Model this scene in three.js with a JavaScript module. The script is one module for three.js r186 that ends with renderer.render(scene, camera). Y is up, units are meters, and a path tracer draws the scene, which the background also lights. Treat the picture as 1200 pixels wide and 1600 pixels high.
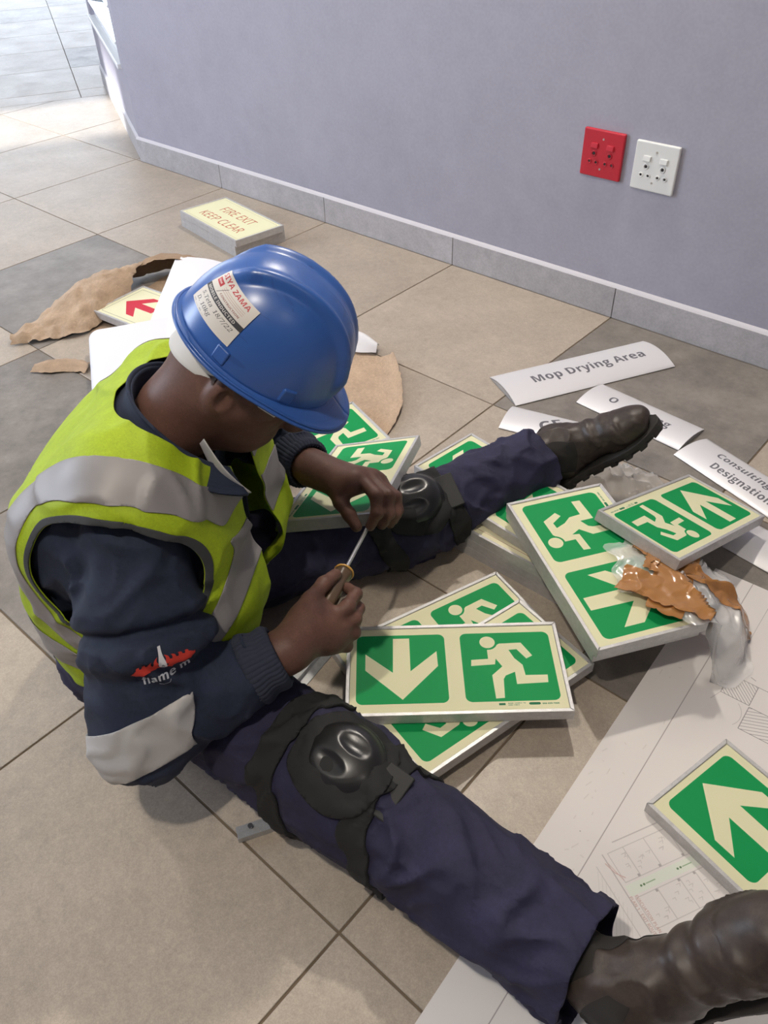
import * as THREE from 'three';
import { mergeGeometries } from 'three/addons/utils/BufferGeometryUtils.js';
import { RoundedBoxGeometry } from 'three/addons/geometries/RoundedBoxGeometry.js';
import { RectAreaLightUniformsLib } from 'three/addons/lights/RectAreaLightUniformsLib.js';
import { createNoise3D, createNoise4D } from 'simplex-noise';

// ---------------------------------------------------------------- camera, sky, sun, exposure
const renderer = new THREE.WebGLRenderer({ antialias: true });
renderer.toneMapping = THREE.LinearToneMapping;
renderer.toneMappingExposure = 1.0;
renderer.shadowMap.enabled = true;
RectAreaLightUniformsLib.init();
const scene = new THREE.Scene();
const camera = new THREE.PerspectiveCamera(64.66, 1200 / 1600, 0.05, 60);
camera.position.set(3.3751, 1.1758, 2.0824);
camera.rotation.set(-0.71861, 0.747196, -0.036472, 'YXZ');
scene.background = new THREE.Color().setRGB(0.72, 0.84, 1.0);
scene.backgroundIntensity = 0.8;

// directions of the corridor wall that turns away behind the corner
const B = new THREE.Vector3(-0.88483, 0, -0.46591), BN = new THREE.Vector3(-0.46591, 0, 0.88483);
const at = (s, n, y = 0) => new THREE.Vector3(B.x * s + BN.x * n + 0.045, y, B.z * s + BN.z * n);
const CEIL = 2.6;

// low sun that reaches the corridor floor through the doorway in the left wall
const sun = new THREE.DirectionalLight(new THREE.Color().setRGB(1, 0.98, 0.95), 8);
{
  const hit = at(0.85, 0.4);
  sun.position.copy(hit).addScaledVector(BN, 6 * Math.cos(0.47)).add(new THREE.Vector3(0, 6 * Math.sin(0.47), 0));
  sun.target.position.copy(hit);
  sun.castShadow = true; sun.shadow.radius = 5; sun.shadow.mapSize.set(2048, 2048);
  Object.assign(sun.shadow.camera, { left: -5, right: 5, top: 5, bottom: -5, near: 0.1, far: 20 });
  scene.add(sun, sun.target);
}
// daylight of the glazed end of the corridor
{
  const d = new THREE.RectAreaLight(new THREE.Color().setRGB(0.82, 0.89, 1.0), 4.6, 4.2, 2.1);
  d.position.copy(at(7.8, 1.15, 1.25)); d.lookAt(at(0, 1.15, 1.0));
  scene.add(d);
  // and of the shaded window in the left wall, under the veranda roof
  const e = new THREE.RectAreaLight(new THREE.Color().setRGB(0.74, 0.84, 1.0), 16.5, 1.5, 1.3);
  e.position.copy(at(-0.55, 3.45, 1.55)); e.lookAt(at(-0.55, 0, 1.25));
  scene.add(e);
}

// ---------------------------------------------------------------- helpers
function mulberry(a) { return () => { a |= 0; a = a + 0x6d2b79f5 | 0; let t = Math.imul(a ^ a >>> 15, 1 | a); t = t + Math.imul(t ^ t >>> 7, 61 | t) ^ t; return ((t ^ t >>> 14) >>> 0) / 4294967296; }; }
const rnd = mulberry(20241), N3 = createNoise3D(mulberry(77)), N4 = createNoise4D(mulberry(78));
const V = (x, y, z) => new THREE.Vector3(x, y, z);
const rad = (d) => d * Math.PI / 180;
const lin = (r, g, b) => new THREE.Color().setRGB(r, g, b);
const hex = (h) => new THREE.Color(h);
const names = {};
function numbered(n) { const k = names[n] = (names[n] ?? -1) + 1; return k ? `${n}_${String(k).padStart(3, '0')}` : n; }
function mesh(name, geo, mat, parent) {
  const m = new THREE.Mesh(geo, mat); m.name = name; m.castShadow = m.receiveShadow = true;
  if (parent) parent.add(m);
  return m;
}
function thing(name, label, category, group) {
  const g = new THREE.Group(); g.name = numbered(name); g.userData = { label, category }; if (group) g.userData.group = group;
  scene.add(g); return g;
}
function struct(name, label, category, obj = new THREE.Group()) { obj.name = name; obj.userData = { label, category, kind: 'structure' }; scene.add(obj); return obj; }
function std(color, roughness = 0.8, metalness = 0, extra = {}) { return new THREE.MeshStandardMaterial({ color, roughness, metalness, side: THREE.DoubleSide, ...extra }); }
function phys(o) { return new THREE.MeshPhysicalMaterial({ side: THREE.DoubleSide, ...o }); }
function canvasTex(w, h, draw) {
  const c = document.createElement('canvas'); c.width = w; c.height = h; const g = c.getContext('2d'); draw(g, w, h);
  const t = new THREE.CanvasTexture(c); t.colorSpace = THREE.SRGBColorSpace; t.anisotropy = 8; return t;
}
// mottled grey-scale texture, value around 1, for grain and stains
function grainTex(size, seed, layers, lo = 0, srgb = true) {
  const d = new Uint8Array(size * size * 4), r = mulberry(seed), T = Math.PI * 2;
  for (let j = 0; j < size; j++) for (let i = 0; i < size; i++) {
    const a = i / size * T, b = j / size * T; let v = 1;
    for (const [f, amp] of layers) {
      if (f === 0) v += (r() - 0.5) * amp;
      else v += amp * N4(Math.cos(a) * f / T + seed, Math.sin(a) * f / T, Math.cos(b) * f / T + seed * 0.3, Math.sin(b) * f / T);
    }
    const k = Math.max(lo, Math.min(1, v - 0.12)) * 255, q = (j * size + i) * 4;
    d[q] = d[q + 1] = d[q + 2] = k; d[q + 3] = 255;
  }
  const t = new THREE.DataTexture(d, size, size); t.wrapS = t.wrapT = THREE.RepeatWrapping; t.magFilter = t.minFilter = THREE.LinearFilter;
  if (srgb) t.colorSpace = THREE.SRGBColorSpace; t.needsUpdate = true; return t;
}
// uv in metres by the dominant side of each face
function boxUV(geo, scale = 1, ox = 0, oy = 0) {
  const p = geo.attributes.position, n = geo.attributes.normal, uv = new Float32Array(p.count * 2);
  for (let i = 0; i < p.count; i++) {
    const x = p.getX(i), y = p.getY(i), z = p.getZ(i), a = Math.abs(n.getX(i)), b = Math.abs(n.getY(i)), c = Math.abs(n.getZ(i));
    const [u, v] = b >= a && b >= c ? [x, z] : a >= c ? [z, y] : [x, y];
    uv[2 * i] = u * scale + ox; uv[2 * i + 1] = v * scale + oy;
  }
  geo.setAttribute('uv', new THREE.BufferAttribute(uv, 2)); return geo;
}
function box(w, h, d, x = 0, y = 0, z = 0) { return new THREE.BoxGeometry(w, h, d).translate(x, y, z); }
function rbox(w, h, d, r, x = 0, y = 0, z = 0) { return new RoundedBoxGeometry(w, h, d, 2, r).translate(x, y, z); }
// flat prism over a polygon in x, z
function prism(poly, y0, y1, bevel = 0) {
  const s = new THREE.Shape(poly.map(([x, z]) => new THREE.Vector2(x, -z)));
  const g = new THREE.ExtrudeGeometry(s, { depth: y1 - y0 - bevel, bevelEnabled: bevel > 0, bevelThickness: bevel, bevelSize: bevel, bevelOffset: -bevel, bevelSegments: 1 });
  return g.rotateX(-Math.PI / 2).translate(0, y0, 0);
}
function clipPoly(poly, f) {          // keep the part of a polygon where f > 0
  const out = [];
  for (let i = 0; i < poly.length; i++) {
    const a = poly[i], b = poly[(i + 1) % poly.length], fa = f(a), fb = f(b);
    if (fa > 0) out.push(a);
    if ((fa > 0) !== (fb > 0)) { const t = fa / (fa - fb); out.push([a[0] + (b[0] - a[0]) * t, a[1] + (b[1] - a[1]) * t]); }
  }
  return out;
}
function area(p) { let s = 0; for (let i = 0; i < p.length; i++) { const a = p[i], b = p[(i + 1) % p.length]; s += a[0] * b[1] - b[0] * a[1]; } return s / 2; }
// grid surface from f(u, v) -> Vector3
function surface(f, nu, nv, thick = 0) {
  const build = (sgn) => {
    const pos = [], uv = [], idx = [];
    for (let j = 0; j <= nv; j++) for (let i = 0; i <= nu; i++) { const q = f(i / nu, j / nv); pos.push(q.x, q.y, q.z); uv.push(i / nu, 1 - j / nv); }
    for (let j = 0; j < nv; j++) for (let i = 0; i < nu; i++) { const a = j * (nu + 1) + i, b = a + 1, c = a + nu + 1, d = c + 1; idx.push(a, c, b, b, c, d); }
    const g = new THREE.BufferGeometry(); g.setAttribute('position', new THREE.Float32BufferAttribute(pos, 3)); g.setAttribute('uv', new THREE.Float32BufferAttribute(uv, 2)); g.setIndex(idx); g.computeVertexNormals(); return g;
  };
  const g = build(1); return thick ? solidify(g, thick) : g;
}
// give a sheet a thickness t (inwards) with closed rims
function solidify(g, t) {
  const p = g.attributes.position, n = g.attributes.normal, u = g.attributes.uv, N = p.count, idx = g.index.array, pos = new Float32Array(N * 6), out = [], uvs = u ? new Float32Array(N * 4) : null;
  for (let i = 0; i < N; i++) {
    for (let k = 0; k < 3; k++) { pos[3 * i + k] = p.array[3 * i + k]; pos[3 * (N + i) + k] = p.array[3 * i + k] - n.array[3 * i + k] * t; }
    if (u) for (let k = 0; k < 2; k++) uvs[2 * i + k] = uvs[2 * (N + i) + k] = u.array[2 * i + k];
  }
  const seen = new Map(), key = (a, b) => a * N + b;
  for (let i = 0; i < idx.length; i += 3) {
    const [a, b, c] = [idx[i], idx[i + 1], idx[i + 2]]; out.push(a, b, c, N + a, N + c, N + b);
    for (const [s, e] of [[a, b], [b, c], [c, a]]) seen.set(key(s, e), [s, e]);
  }
  for (const [, [s, e]] of seen) if (!seen.has(key(e, s))) out.push(s, N + s, e, e, N + s, N + e);
  const r = new THREE.BufferGeometry(); r.setAttribute('position', new THREE.BufferAttribute(pos, 3)); if (u) r.setAttribute('uv', new THREE.BufferAttribute(uvs, 2));
  r.setIndex(out); r.computeVertexNormals(); return r;
}

// ---- distance fields and their meshes (naive surface nets on an own grid)
const cap = (a, b, ra, rb = ra) => {
  const [ax, ay, az] = a, bx = b[0] - ax, by = b[1] - ay, bz = b[2] - az, L = bx * bx + by * by + bz * bz || 1e-9;
  return (x, y, z) => { const px = x - ax, py = y - ay, pz = z - az; let t = (px * bx + py * by + pz * bz) / L; t = t < 0 ? 0 : t > 1 ? 1 : t; const dx = px - bx * t, dy = py - by * t, dz = pz - bz * t; return Math.sqrt(dx * dx + dy * dy + dz * dz) - (ra + (rb - ra) * t); };
};
const ell = (c, r, ax = null) => (x, y, z) => {       // ellipsoid, axes given by three rows
  let X = x - c[0], Y = y - c[1], Z = z - c[2];
  if (ax) [X, Y, Z] = [X * ax[0][0] + Y * ax[0][1] + Z * ax[0][2], X * ax[1][0] + Y * ax[1][1] + Z * ax[1][2], X * ax[2][0] + Y * ax[2][1] + Z * ax[2][2]];
  const k = Math.hypot(X / r[0], Y / r[1], Z / r[2]), q = Math.hypot(X / r[0] ** 2, Y / r[1] ** 2, Z / r[2] ** 2); return q < 1e-6 ? -Math.min(...r) : k * (k - 1) / q;
};
const smin = (a, b, k) => { const h = Math.max(k - Math.abs(a - b), 0) / k; return Math.min(a, b) - h * h * k * 0.25; };
const union = (list, k) => (x, y, z) => { let d = list[0](x, y, z); for (let i = 1; i < list.length; i++) d = smin(d, list[i](x, y, z), k); return d; };
function isoMesh(f, lo, hi, h) {
  const nx = Math.ceil((hi[0] - lo[0]) / h) + 1, ny = Math.ceil((hi[1] - lo[1]) / h) + 1, nz = Math.ceil((hi[2] - lo[2]) / h) + 1;
  const val = new Float32Array(nx * ny * nz), id = (i, j, k) => i + nx * (j + ny * k);
  for (let k = 0; k < nz; k++) for (let j = 0; j < ny; j++) for (let i = 0; i < nx; i++) val[id(i, j, k)] = f(lo[0] + i * h, lo[1] + j * h, lo[2] + k * h);
  const vert = new Int32Array(nx * ny * nz).fill(-1), pos = [], idx = [];
  const E = [[0, 1], [2, 3], [4, 5], [6, 7], [0, 2], [1, 3], [4, 6], [5, 7], [0, 4], [1, 5], [2, 6], [3, 7]];
  for (let k = 0; k < nz - 1; k++) for (let j = 0; j < ny - 1; j++) for (let i = 0; i < nx - 1; i++) {
    const c = []; let m = 0;
    for (let q = 0; q < 8; q++) { const v = val[id(i + (q & 1), j + (q >> 1 & 1), k + (q >> 2))]; c.push(v); if (v < 0) m |= 1 << q; }
    if (m === 0 || m === 255) continue;
    let x = 0, y = 0, z = 0, n = 0;
    for (const [a, b] of E) if ((c[a] < 0) !== (c[b] < 0)) {
      const t = c[a] / (c[a] - c[b]); n++;
      x += (a & 1) + ((b & 1) - (a & 1)) * t; y += (a >> 1 & 1) + ((b >> 1 & 1) - (a >> 1 & 1)) * t; z += (a >> 2) + ((b >> 2) - (a >> 2)) * t;
    }
    vert[id(i, j, k)] = pos.length / 3; pos.push(lo[0] + (i + x / n) * h, lo[1] + (j + y / n) * h, lo[2] + (k + z / n) * h);
  }
  const quad = (a, b, c, d, flip) => { if (a < 0 || b < 0 || c < 0 || d < 0) return; flip ? idx.push(a, c, b, a, d, c) : idx.push(a, b, c, a, c, d); };
  for (let k = 1; k < nz - 1; k++) for (let j = 1; j < ny - 1; j++) for (let i = 1; i < nx - 1; i++) {
    const v = val[id(i, j, k)] < 0;
    if (v !== val[id(i + 1, j, k)] < 0) quad(vert[id(i, j - 1, k - 1)], vert[id(i, j, k - 1)], vert[id(i, j, k)], vert[id(i, j - 1, k)], !v);
    if (v !== val[id(i, j + 1, k)] < 0) quad(vert[id(i - 1, j, k - 1)], vert[id(i - 1, j, k)], vert[id(i, j, k)], vert[id(i, j, k - 1)], !v);
    if (v !== val[id(i, j, k + 1)] < 0) quad(vert[id(i - 1, j - 1, k)], vert[id(i, j - 1, k)], vert[id(i, j, k)], vert[id(i - 1, j, k)], !v);
  }
  const e = h * 0.25;
  for (let it = 0; it < 2; it++) for (let i = 0; i < pos.length; i += 3) {
    const [x, y, z] = [pos[i], pos[i + 1], pos[i + 2]], d = f(x, y, z);
    const gx = (f(x + e, y, z) - f(x - e, y, z)) / (2 * e), gy = (f(x, y + e, z) - f(x, y - e, z)) / (2 * e), gz = (f(x, y, z + e) - f(x, y, z - e)) / (2 * e), L = gx * gx + gy * gy + gz * gz || 1;
    const s = Math.max(-h * 0.4, Math.min(h * 0.4, d * 0.8)) / Math.max(L, 0.3); pos[i] -= gx * s; pos[i + 1] -= gy * s; pos[i + 2] -= gz * s;
  }
  const g = new THREE.BufferGeometry(); g.setAttribute('position', new THREE.Float32BufferAttribute(pos, 3)); g.setIndex(idx); g.computeVertexNormals();
  return g;
}
// keep the part of a mesh where f(x, y, z) > 0, cut cleanly along f = 0
function clipMesh(g, f) {
  const p = g.attributes.position, n = g.attributes.normal, val = new Float32Array(p.count), pos = [], nor = [], idx = [], map = new Map();
  for (let i = 0; i < p.count; i++) val[i] = f(p.getX(i), p.getY(i), p.getZ(i));
  const P = p.array, Q = n.array;
  const point = (i) => { const k = 'v' + i; if (!map.has(k)) { map.set(k, pos.length / 3); pos.push(P[3 * i], P[3 * i + 1], P[3 * i + 2]); nor.push(Q[3 * i], Q[3 * i + 1], Q[3 * i + 2]); } return map.get(k); };
  const cut = (a, b) => {
    if (a > b) [a, b] = [b, a]; const k = a + '_' + b;
    if (!map.has(k)) { const t = val[a] / (val[a] - val[b]); map.set(k, pos.length / 3); for (let q = 0; q < 3; q++) { pos.push(P[3 * a + q] + (P[3 * b + q] - P[3 * a + q]) * t); nor.push(Q[3 * a + q] + (Q[3 * b + q] - Q[3 * a + q]) * t); } }
    return map.get(k);
  };
  const I = g.index.array;
  for (let t = 0; t < I.length; t += 3) {
    const tri = [I[t], I[t + 1], I[t + 2]], o = [];
    for (let q = 0; q < 3; q++) { const a = tri[q], b = tri[(q + 1) % 3]; if (val[a] > 0) o.push(point(a)); if ((val[a] > 0) !== (val[b] > 0)) o.push(cut(a, b)); }
    for (let q = 1; q + 1 < o.length; q++) idx.push(o[0], o[q], o[q + 1]);
  }
  const r = new THREE.BufferGeometry(); r.setAttribute('position', new THREE.Float32BufferAttribute(pos, 3)); r.setAttribute('normal', new THREE.Float32BufferAttribute(nor, 3)); r.setIndex(idx);
  return r;
}
function inflate(g, d) { const r = g.clone(), p = r.attributes.position, n = r.attributes.normal; for (let i = 0; i < p.count; i++) p.setXYZ(i, p.getX(i) + n.getX(i) * d, p.getY(i) + n.getY(i) * d, p.getZ(i) + n.getZ(i) * d); return r; }
function tube(points, r, seg = 24, rs = 8, closed = false) { return new THREE.TubeGeometry(new THREE.CatmullRomCurve3(points, closed), seg, r, rs, closed); }
// move a group so that its own x and y axes lie along the given directions
function pose(g, pos, yaw, tiltZ = 0, tiltX = 0, spin = 0) {
  const m = new THREE.Matrix4().makeRotationFromEuler(new THREE.Euler(rad(tiltX), rad(yaw), rad(tiltZ), 'YZX')).multiply(new THREE.Matrix4().makeRotationY(rad(spin)));
  g.quaternion.setFromRotationMatrix(m); g.position.set(...pos); return g;
}

// ---------------------------------------------------------------- the room
const paint = grainTex(256, 5, [[3, 0.02], [14, 0.015], [0, 0.03]]); paint.repeat.set(0.8, 0.8);
const wallMat = std(lin(0.475, 0.463, 0.55), 0.62, 0, { map: paint });
const whiteMat = std(lin(0.78, 0.79, 0.80), 0.5), ceilMat = std(lin(0.78, 0.77, 0.75), 0.9);
const T = 0.15;
// wall between two floor points, standing on their right-hand side, with rectangular openings [from, to, sill, head]
function wallSeg(name, label, a, b, openings = [], mat = wallMat, h = CEIL) {
  const L = a.distanceTo(b), s = new THREE.Shape([new THREE.Vector2(0, 0), new THREE.Vector2(L, 0), new THREE.Vector2(L, h), new THREE.Vector2(0, h)]);
  for (const [x0, x1, y0, y1] of openings) s.holes.push(new THREE.Path([new THREE.Vector2(x0, y0), new THREE.Vector2(x1, y0), new THREE.Vector2(x1, y1), new THREE.Vector2(x0, y1)]));
  const g = new THREE.ExtrudeGeometry(s, { depth: T, bevelEnabled: false }); boxUV(g, 1);
  const m = struct(name, label, 'wall', mesh(name, g, mat));
  m.position.copy(a); m.rotation.y = Math.atan2(-(b.z - a.z), b.x - a.x); return m;
}
const corner = V(0.045, 0, -0.011);
const R1 = V(6, 0, -0.011), R2 = V(6, 0, 4.73), L0 = at(-3.5, 3.5), L1 = at(8, 3.5), E1 = at(8, -1.2), C1 = at(1.5, -1.2), B1 = at(1.5, 0);
// local x of each wall runs from b to a, its thickness lies outside the room
wallSeg('wall_back', 'lavender grey painted wall with tiled skirting and sockets', V(6, 0, -0.011 - T), V(0.045, 0, -0.011 - T), []).rotation.y = 0;
scene.children.at(-1).position.set(0.045, 0, -0.011 - T);
const outside = (a, b) => { const d = b.clone().sub(a).normalize(); return V(-d.z, 0, d.x).multiplyScalar(-T); };
function wallOut(name, label, a, b, op, mat) { const o = V(-(b.z - a.z), 0, b.x - a.x).normalize().multiplyScalar(T); return wallSeg(name, label, a.clone().sub(o), b.clone().sub(o), op, mat); }
wallOut('wall_right', 'plain painted wall closing the room on the right', R1, R2, []);
wallOut('wall_front', 'plain painted wall behind the seated worker', R2, L0, []);
wallOut('wall_left', 'painted wall with an open doorway that lets in sun', L0, L1, [[3.98, 4.66, 0.001, 2.1], [2.2, 3.7, 0.9, 2.2]]);
wallOut('wall_corridor_end', 'far end wall of the corridor with large glazing', L1, E1, [[0.25, 4.45, 0.2, 2.3]]);
wallOut('wall_corridor_side', 'plain wall along the far side of the corridor', E1, C1, []);
wallOut('wall_corridor_return', 'short return wall beside the louvre window', C1, B1, []);
wallOut('wall_window', 'short angled wall with a white louvre window', B1, corner, [[0.12, 1.36, 0.36, 1.9]]);
const outline = [corner, R1, R2, L0, L1, E1, C1, B1].map((q) => [q.x, q.z]);
{
  const c = struct('ceiling', 'flat white ceiling slab over the room', 'ceiling', mesh('ceiling', prism(outline, CEIL, CEIL + 0.12), ceilMat));
}
// floor: grout bed and separate tiles
const floor = struct('floor', 'floor of square beige tiles with some dark grey ones', 'floor');
{
  const wide = outline.map((q) => q);
  mesh('grout_bed', boxUV(prism(wide, -0.12, -0.0022)), std(lin(0.150, 0.112, 0.075), 0.95), floor);
  const speck = grainTex(512, 11, [[4, 0.035], [18, 0.03], [60, 0.035], [0, 0.10]]), cloud = grainTex(512, 23, [[3, 0.09], [9, 0.07], [30, 0.05], [0, 0.09]]);
  const rough = grainTex(256, 31, [[5, 0.08], [25, 0.08], [0, 0.06]], 0, false);
  const variant = (tex, base, k) => [0, 1, 2, 3].slice(0, k).map((i) => { const t = tex.clone(); t.offset.set(i * 0.27, i * 0.41); t.repeat.set(1.6, 1.6); t.needsUpdate = true; const f = 0.97 + 0.02 * i; return std(lin(base[0] * f, base[1] * f, base[2] * f), 0.46, 0, { map: t, roughnessMap: rough }); });
  const beige = variant(speck, [0.52, 0.44, 0.355], 4), dark = variant(cloud, [0.275, 0.245, 0.215], 3);
  const S = 0.6, G = 0.002;
  const square = (x, z) => [[x + G, z + G], [x + S - G, z + G], [x + S - G, z + S - G], [x + G, z + S - G]];
  const full = boxUV(prism(square(0, 0), -0.008, 0, 0.0008));
  const sOf = ([x, z]) => (x - 0.045) * B.x + z * B.z;
  const inside = outline.map((q, i) => { const b = outline[(i + 1) % outline.length]; return [q, b]; });
  const darkMain = new Set(['1,1', '2,2', '3,2', '4,0', '5,1', '-1,3', '7,2', '6,4']);
  let k = 0;
  const put = (poly, mat, shape) => { const m = mesh('tile', shape || boxUV(prism(poly, -0.008, 0, 0.0008)), mat, floor); m.castShadow = false; return m; };
  for (let i = -3; i < 10; i++) for (let j = -1; j < 8; j++) {
    let q = square(i * S, j * S), n0 = Math.abs(area(q));
    q = clipPoly(q, (a) => 1.248 - sOf(a)); if (q.length > 2) q = clipPoly(q, ([x]) => 6 - x); if (q.length > 2) q = clipPoly(q, ([, z]) => 4.73 - z);
    if (q.length > 2) q = clipPoly(q, ([x, z]) => 3.5 - ((x - 0.045) * BN.x + z * BN.z));
    // in front of the painted wall on the right, in front of the angled wall on the left
    if (q.length > 2) q = clipPoly(q, ([x, z]) => (x >= 0.045 ? z + 0.0109 : (x - 0.045) * BN.x + z * BN.z));
    if (q.length < 3 || Math.abs(area(q)) < 0.002) continue;
    k++;
    const d = darkMain.has(`${i},${j}`), mat = d ? dark[k % 3] : beige[(i * 7 + j * 3 + 30) % 4];
    if (Math.abs(Math.abs(area(q)) - n0) < 1e-6) put(null, mat, full).position.set(i * S, 0, j * S); else put(q, mat);
  }
  // the corridor floor is laid along the angled wall
  const SB = 0.575, darkFar = new Set(['1,-1', '4,0', '5,-1', '2,2', '7,1', '6,-1', '3,3', '8,2', '9,0']);
  for (let i = -1; i < 12; i++) for (let j = -3; j < 7; j++) {
    let c = [[i, j], [i + 1, j], [i + 1, j + 1], [i, j + 1]].map(([a, b], q) => [1.43 + a * SB + (q === 0 || q === 3 ? G : -G), 0.155 + b * SB + (q < 2 ? G : -G)]);
    c = clipPoly(c, ([s]) => s - 1.252); if (c.length > 2) c = clipPoly(c, ([s]) => 8 - s); if (c.length > 2) c = clipPoly(c, ([, n]) => 3.5 - n);
    if (c.length > 2) c = clipPoly(c, ([s, n]) => n + (s < 1.5 ? 0.001 : 1.2)); if (c.length < 3) continue;
    const q = c.map(([s, n]) => { const w = at(s, n); return [w.x, w.z]; }); if (Math.abs(area(q)) < 0.002) continue;
    put(q, darkFar.has(`${i},${j}`) ? dark[(i + 9) % 3] : beige[(i * 5 + j * 3 + 60) % 4]);
  }
}
// skirting tiles
const skirtTex = grainTex(256, 41, [[4, 0.04], [20, 0.04], [0, 0.07]]);
const skirtMat = [0.97, 1, 1.03].map((f, i) => { const t = skirtTex.clone(); t.offset.set(i * 0.3, i * 0.2); t.needsUpdate = true; return std(lin(0.55 * f, 0.53 * f, 0.55 * f), 0.5, 0, { map: t }); });
const filletMat = std(lin(0.56, 0.54, 0.57), 0.75);
function skirting(name, label, a, b, joints) {
  const g = struct(name, label, 'skirting'), L = a.distanceTo(b); g.position.copy(a); g.rotation.y = Math.atan2(-(b.z - a.z), b.x - a.x);
  for (let i = 0; i + 1 < joints.length; i++) { const x0 = joints[i] + 0.0012, x1 = Math.min(joints[i + 1], L) - 0.0012; mesh('tile', boxUV(rbox(x1 - x0, 0.093, 0.011, 0.0012, (x0 + x1) / 2, 0.0468, -0.0055), 1, i * 0.37), skirtMat[i % 3], g); }
  mesh('joint_filler', boxUV(prism([[0, -0.0085], [L, -0.0085], [L, -0.0107], [0, -0.0107]], 0.001, 0.0925)), std(lin(0.10, 0.09, 0.09), 0.95), g);
  const f = new THREE.ExtrudeGeometry(new THREE.Shape([new THREE.Vector2(0.011, 0.0931), new THREE.Vector2(0.0015, 0.0931), new THREE.Vector2(0.005, 0.098), new THREE.Vector2(0.011, 0.103)]), { depth: L, bevelEnabled: false });
  mesh('top_fillet', boxUV(f.rotateY(Math.PI / 2).rotateY(Math.PI).rotateY(Math.PI).translate(0, 0, 0)), filletMat, g);
  return g;
}
skirting('baseboard_back', 'row of grey skirting tiles along the painted wall', V(0.034, 0, 0), V(6, 0, 0), [0, 0.566, 1.166, 1.766, 2.366, 2.966, 3.566, 4.166, 4.766, 5.366, 5.966]);
{
  const o = BN.clone().multiplyScalar(0.011);
  skirting('baseboard_window', 'pale skirting tiles below the louvre window', B1.clone().add(o), corner.clone().add(o).addScaledVector(B, 0.004), [0, 0.3, 0.9, 1.5]);
}
// louvre window in the angled wall; its own x runs from the far jamb towards the corner, z into the room
{
  const w = struct('window_1', 'white framed louvre window with tilted glass blades', 'window');
  w.position.copy(B1); w.rotation.y = Math.atan2(-(corner.z - B1.z), corner.x - B1.x);
  const fr = std(lin(0.80, 0.81, 0.83), 0.4), x0 = 0.12, x1 = 1.36, y0 = 0.36, y1 = 1.9, t = 0.045;
  for (const [a, b, c, d] of [[x0, x0 + t, y0, y1], [x1 - t, x1, y0, y1], [x0 + t, x1 - t, y0, y0 + t], [x0 + t, x1 - t, y1 - t, y1]]) mesh('window_frame', rbox(b - a - 0.001, d - c - 0.001, 0.06, 0.004, (a + b) / 2, (c + d) / 2, -0.05), fr, w);
  mesh('window_sill', rbox(x1 - x0 + 0.02, 0.022, 0.085, 0.004, (x0 + x1) / 2, y0 - 0.004, -0.026), fr, w);
  const glass = phys({ color: lin(0.86, 0.93, 0.93), roughness: 0.06, transmission: 1, thickness: 0, ior: 1.5 });
  for (let y = y0 + 0.12, i = 0; y < y1 - 0.08; y += 0.135, i++) {
    const p = mesh('pane', box(x1 - x0 - 2 * t - 0.02, 0.006, 0.15), glass, w); p.position.set((x0 + x1) / 2, y, -0.06); p.rotation.x = rad(38);
    for (const sx of [x0 + t + 0.012, x1 - t - 0.012]) { const c = mesh('blade_clip', rbox(0.014, 0.012, 0.15, 0.003), fr, w); c.position.set(sx, y - 0.004, -0.06); c.rotation.x = rad(38); }
  }
}
{
  const w = struct('window_2', 'large fixed glazing with white mullions at the corridor end', 'window'); const o = at(8, 3.5); w.position.copy(o); w.rotation.y = Math.atan2(-(E1.z - L1.z), E1.x - L1.x);
  const fr = std(lin(0.75, 0.76, 0.78), 0.4);
  for (const x of [0.27, 1.3, 2.35, 3.4, 4.43]) mesh('mullion', rbox(0.05, 2.1, 0.06, 0.004, x, 1.25, -0.07), fr, w);
  for (const y of [0.225, 2.275]) mesh('rail', rbox(4.14, 0.05, 0.058, 0.004, 2.35, y, -0.07), fr, w);
  const glass = phys({ color: lin(0.95, 0.97, 0.97), roughness: 0.02, transmission: 1, thickness: 0 });
  for (let i = 0; i < 4; i++) mesh('pane', box(0.97, 1.98, 0.008, 0.785 + i * 1.04, 1.25, -0.085), glass, w);
}
{
  const w = struct('window_3', 'white framed window with clear panes in the left wall', 'window'); w.position.copy(L0); w.rotation.y = Math.atan2(-(L1.z - L0.z), L1.x - L0.x);
  const fr = std(lin(0.75, 0.76, 0.78), 0.4), glass = phys({ color: lin(0.95, 0.97, 0.97), roughness: 0.02, transmission: 1, thickness: 0 });
  for (const x of [2.225, 2.95, 3.675]) mesh('mullion', rbox(0.05, 1.299, 0.06, 0.004, x, 1.55, -0.07), fr, w);
  for (const y of [0.925, 2.175]) mesh('rail', rbox(1.49, 0.05, 0.058, 0.004, 2.95, y, -0.07), fr, w);
  for (const x of [2.5875, 3.3125]) mesh('pane', box(0.66, 1.2, 0.008, x, 1.55, -0.085), glass, w);
  const q = [at(-2.2, 3.66), at(0.28, 3.66), at(0.28, 6.5), at(-2.2, 6.5)].map((p) => [p.x, p.z]);
  struct('veranda_roof', 'flat veranda roof outside that shades the left window', 'roof', mesh('veranda_roof', prism(q, 2.26, 2.36), whiteMat));
}
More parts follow.
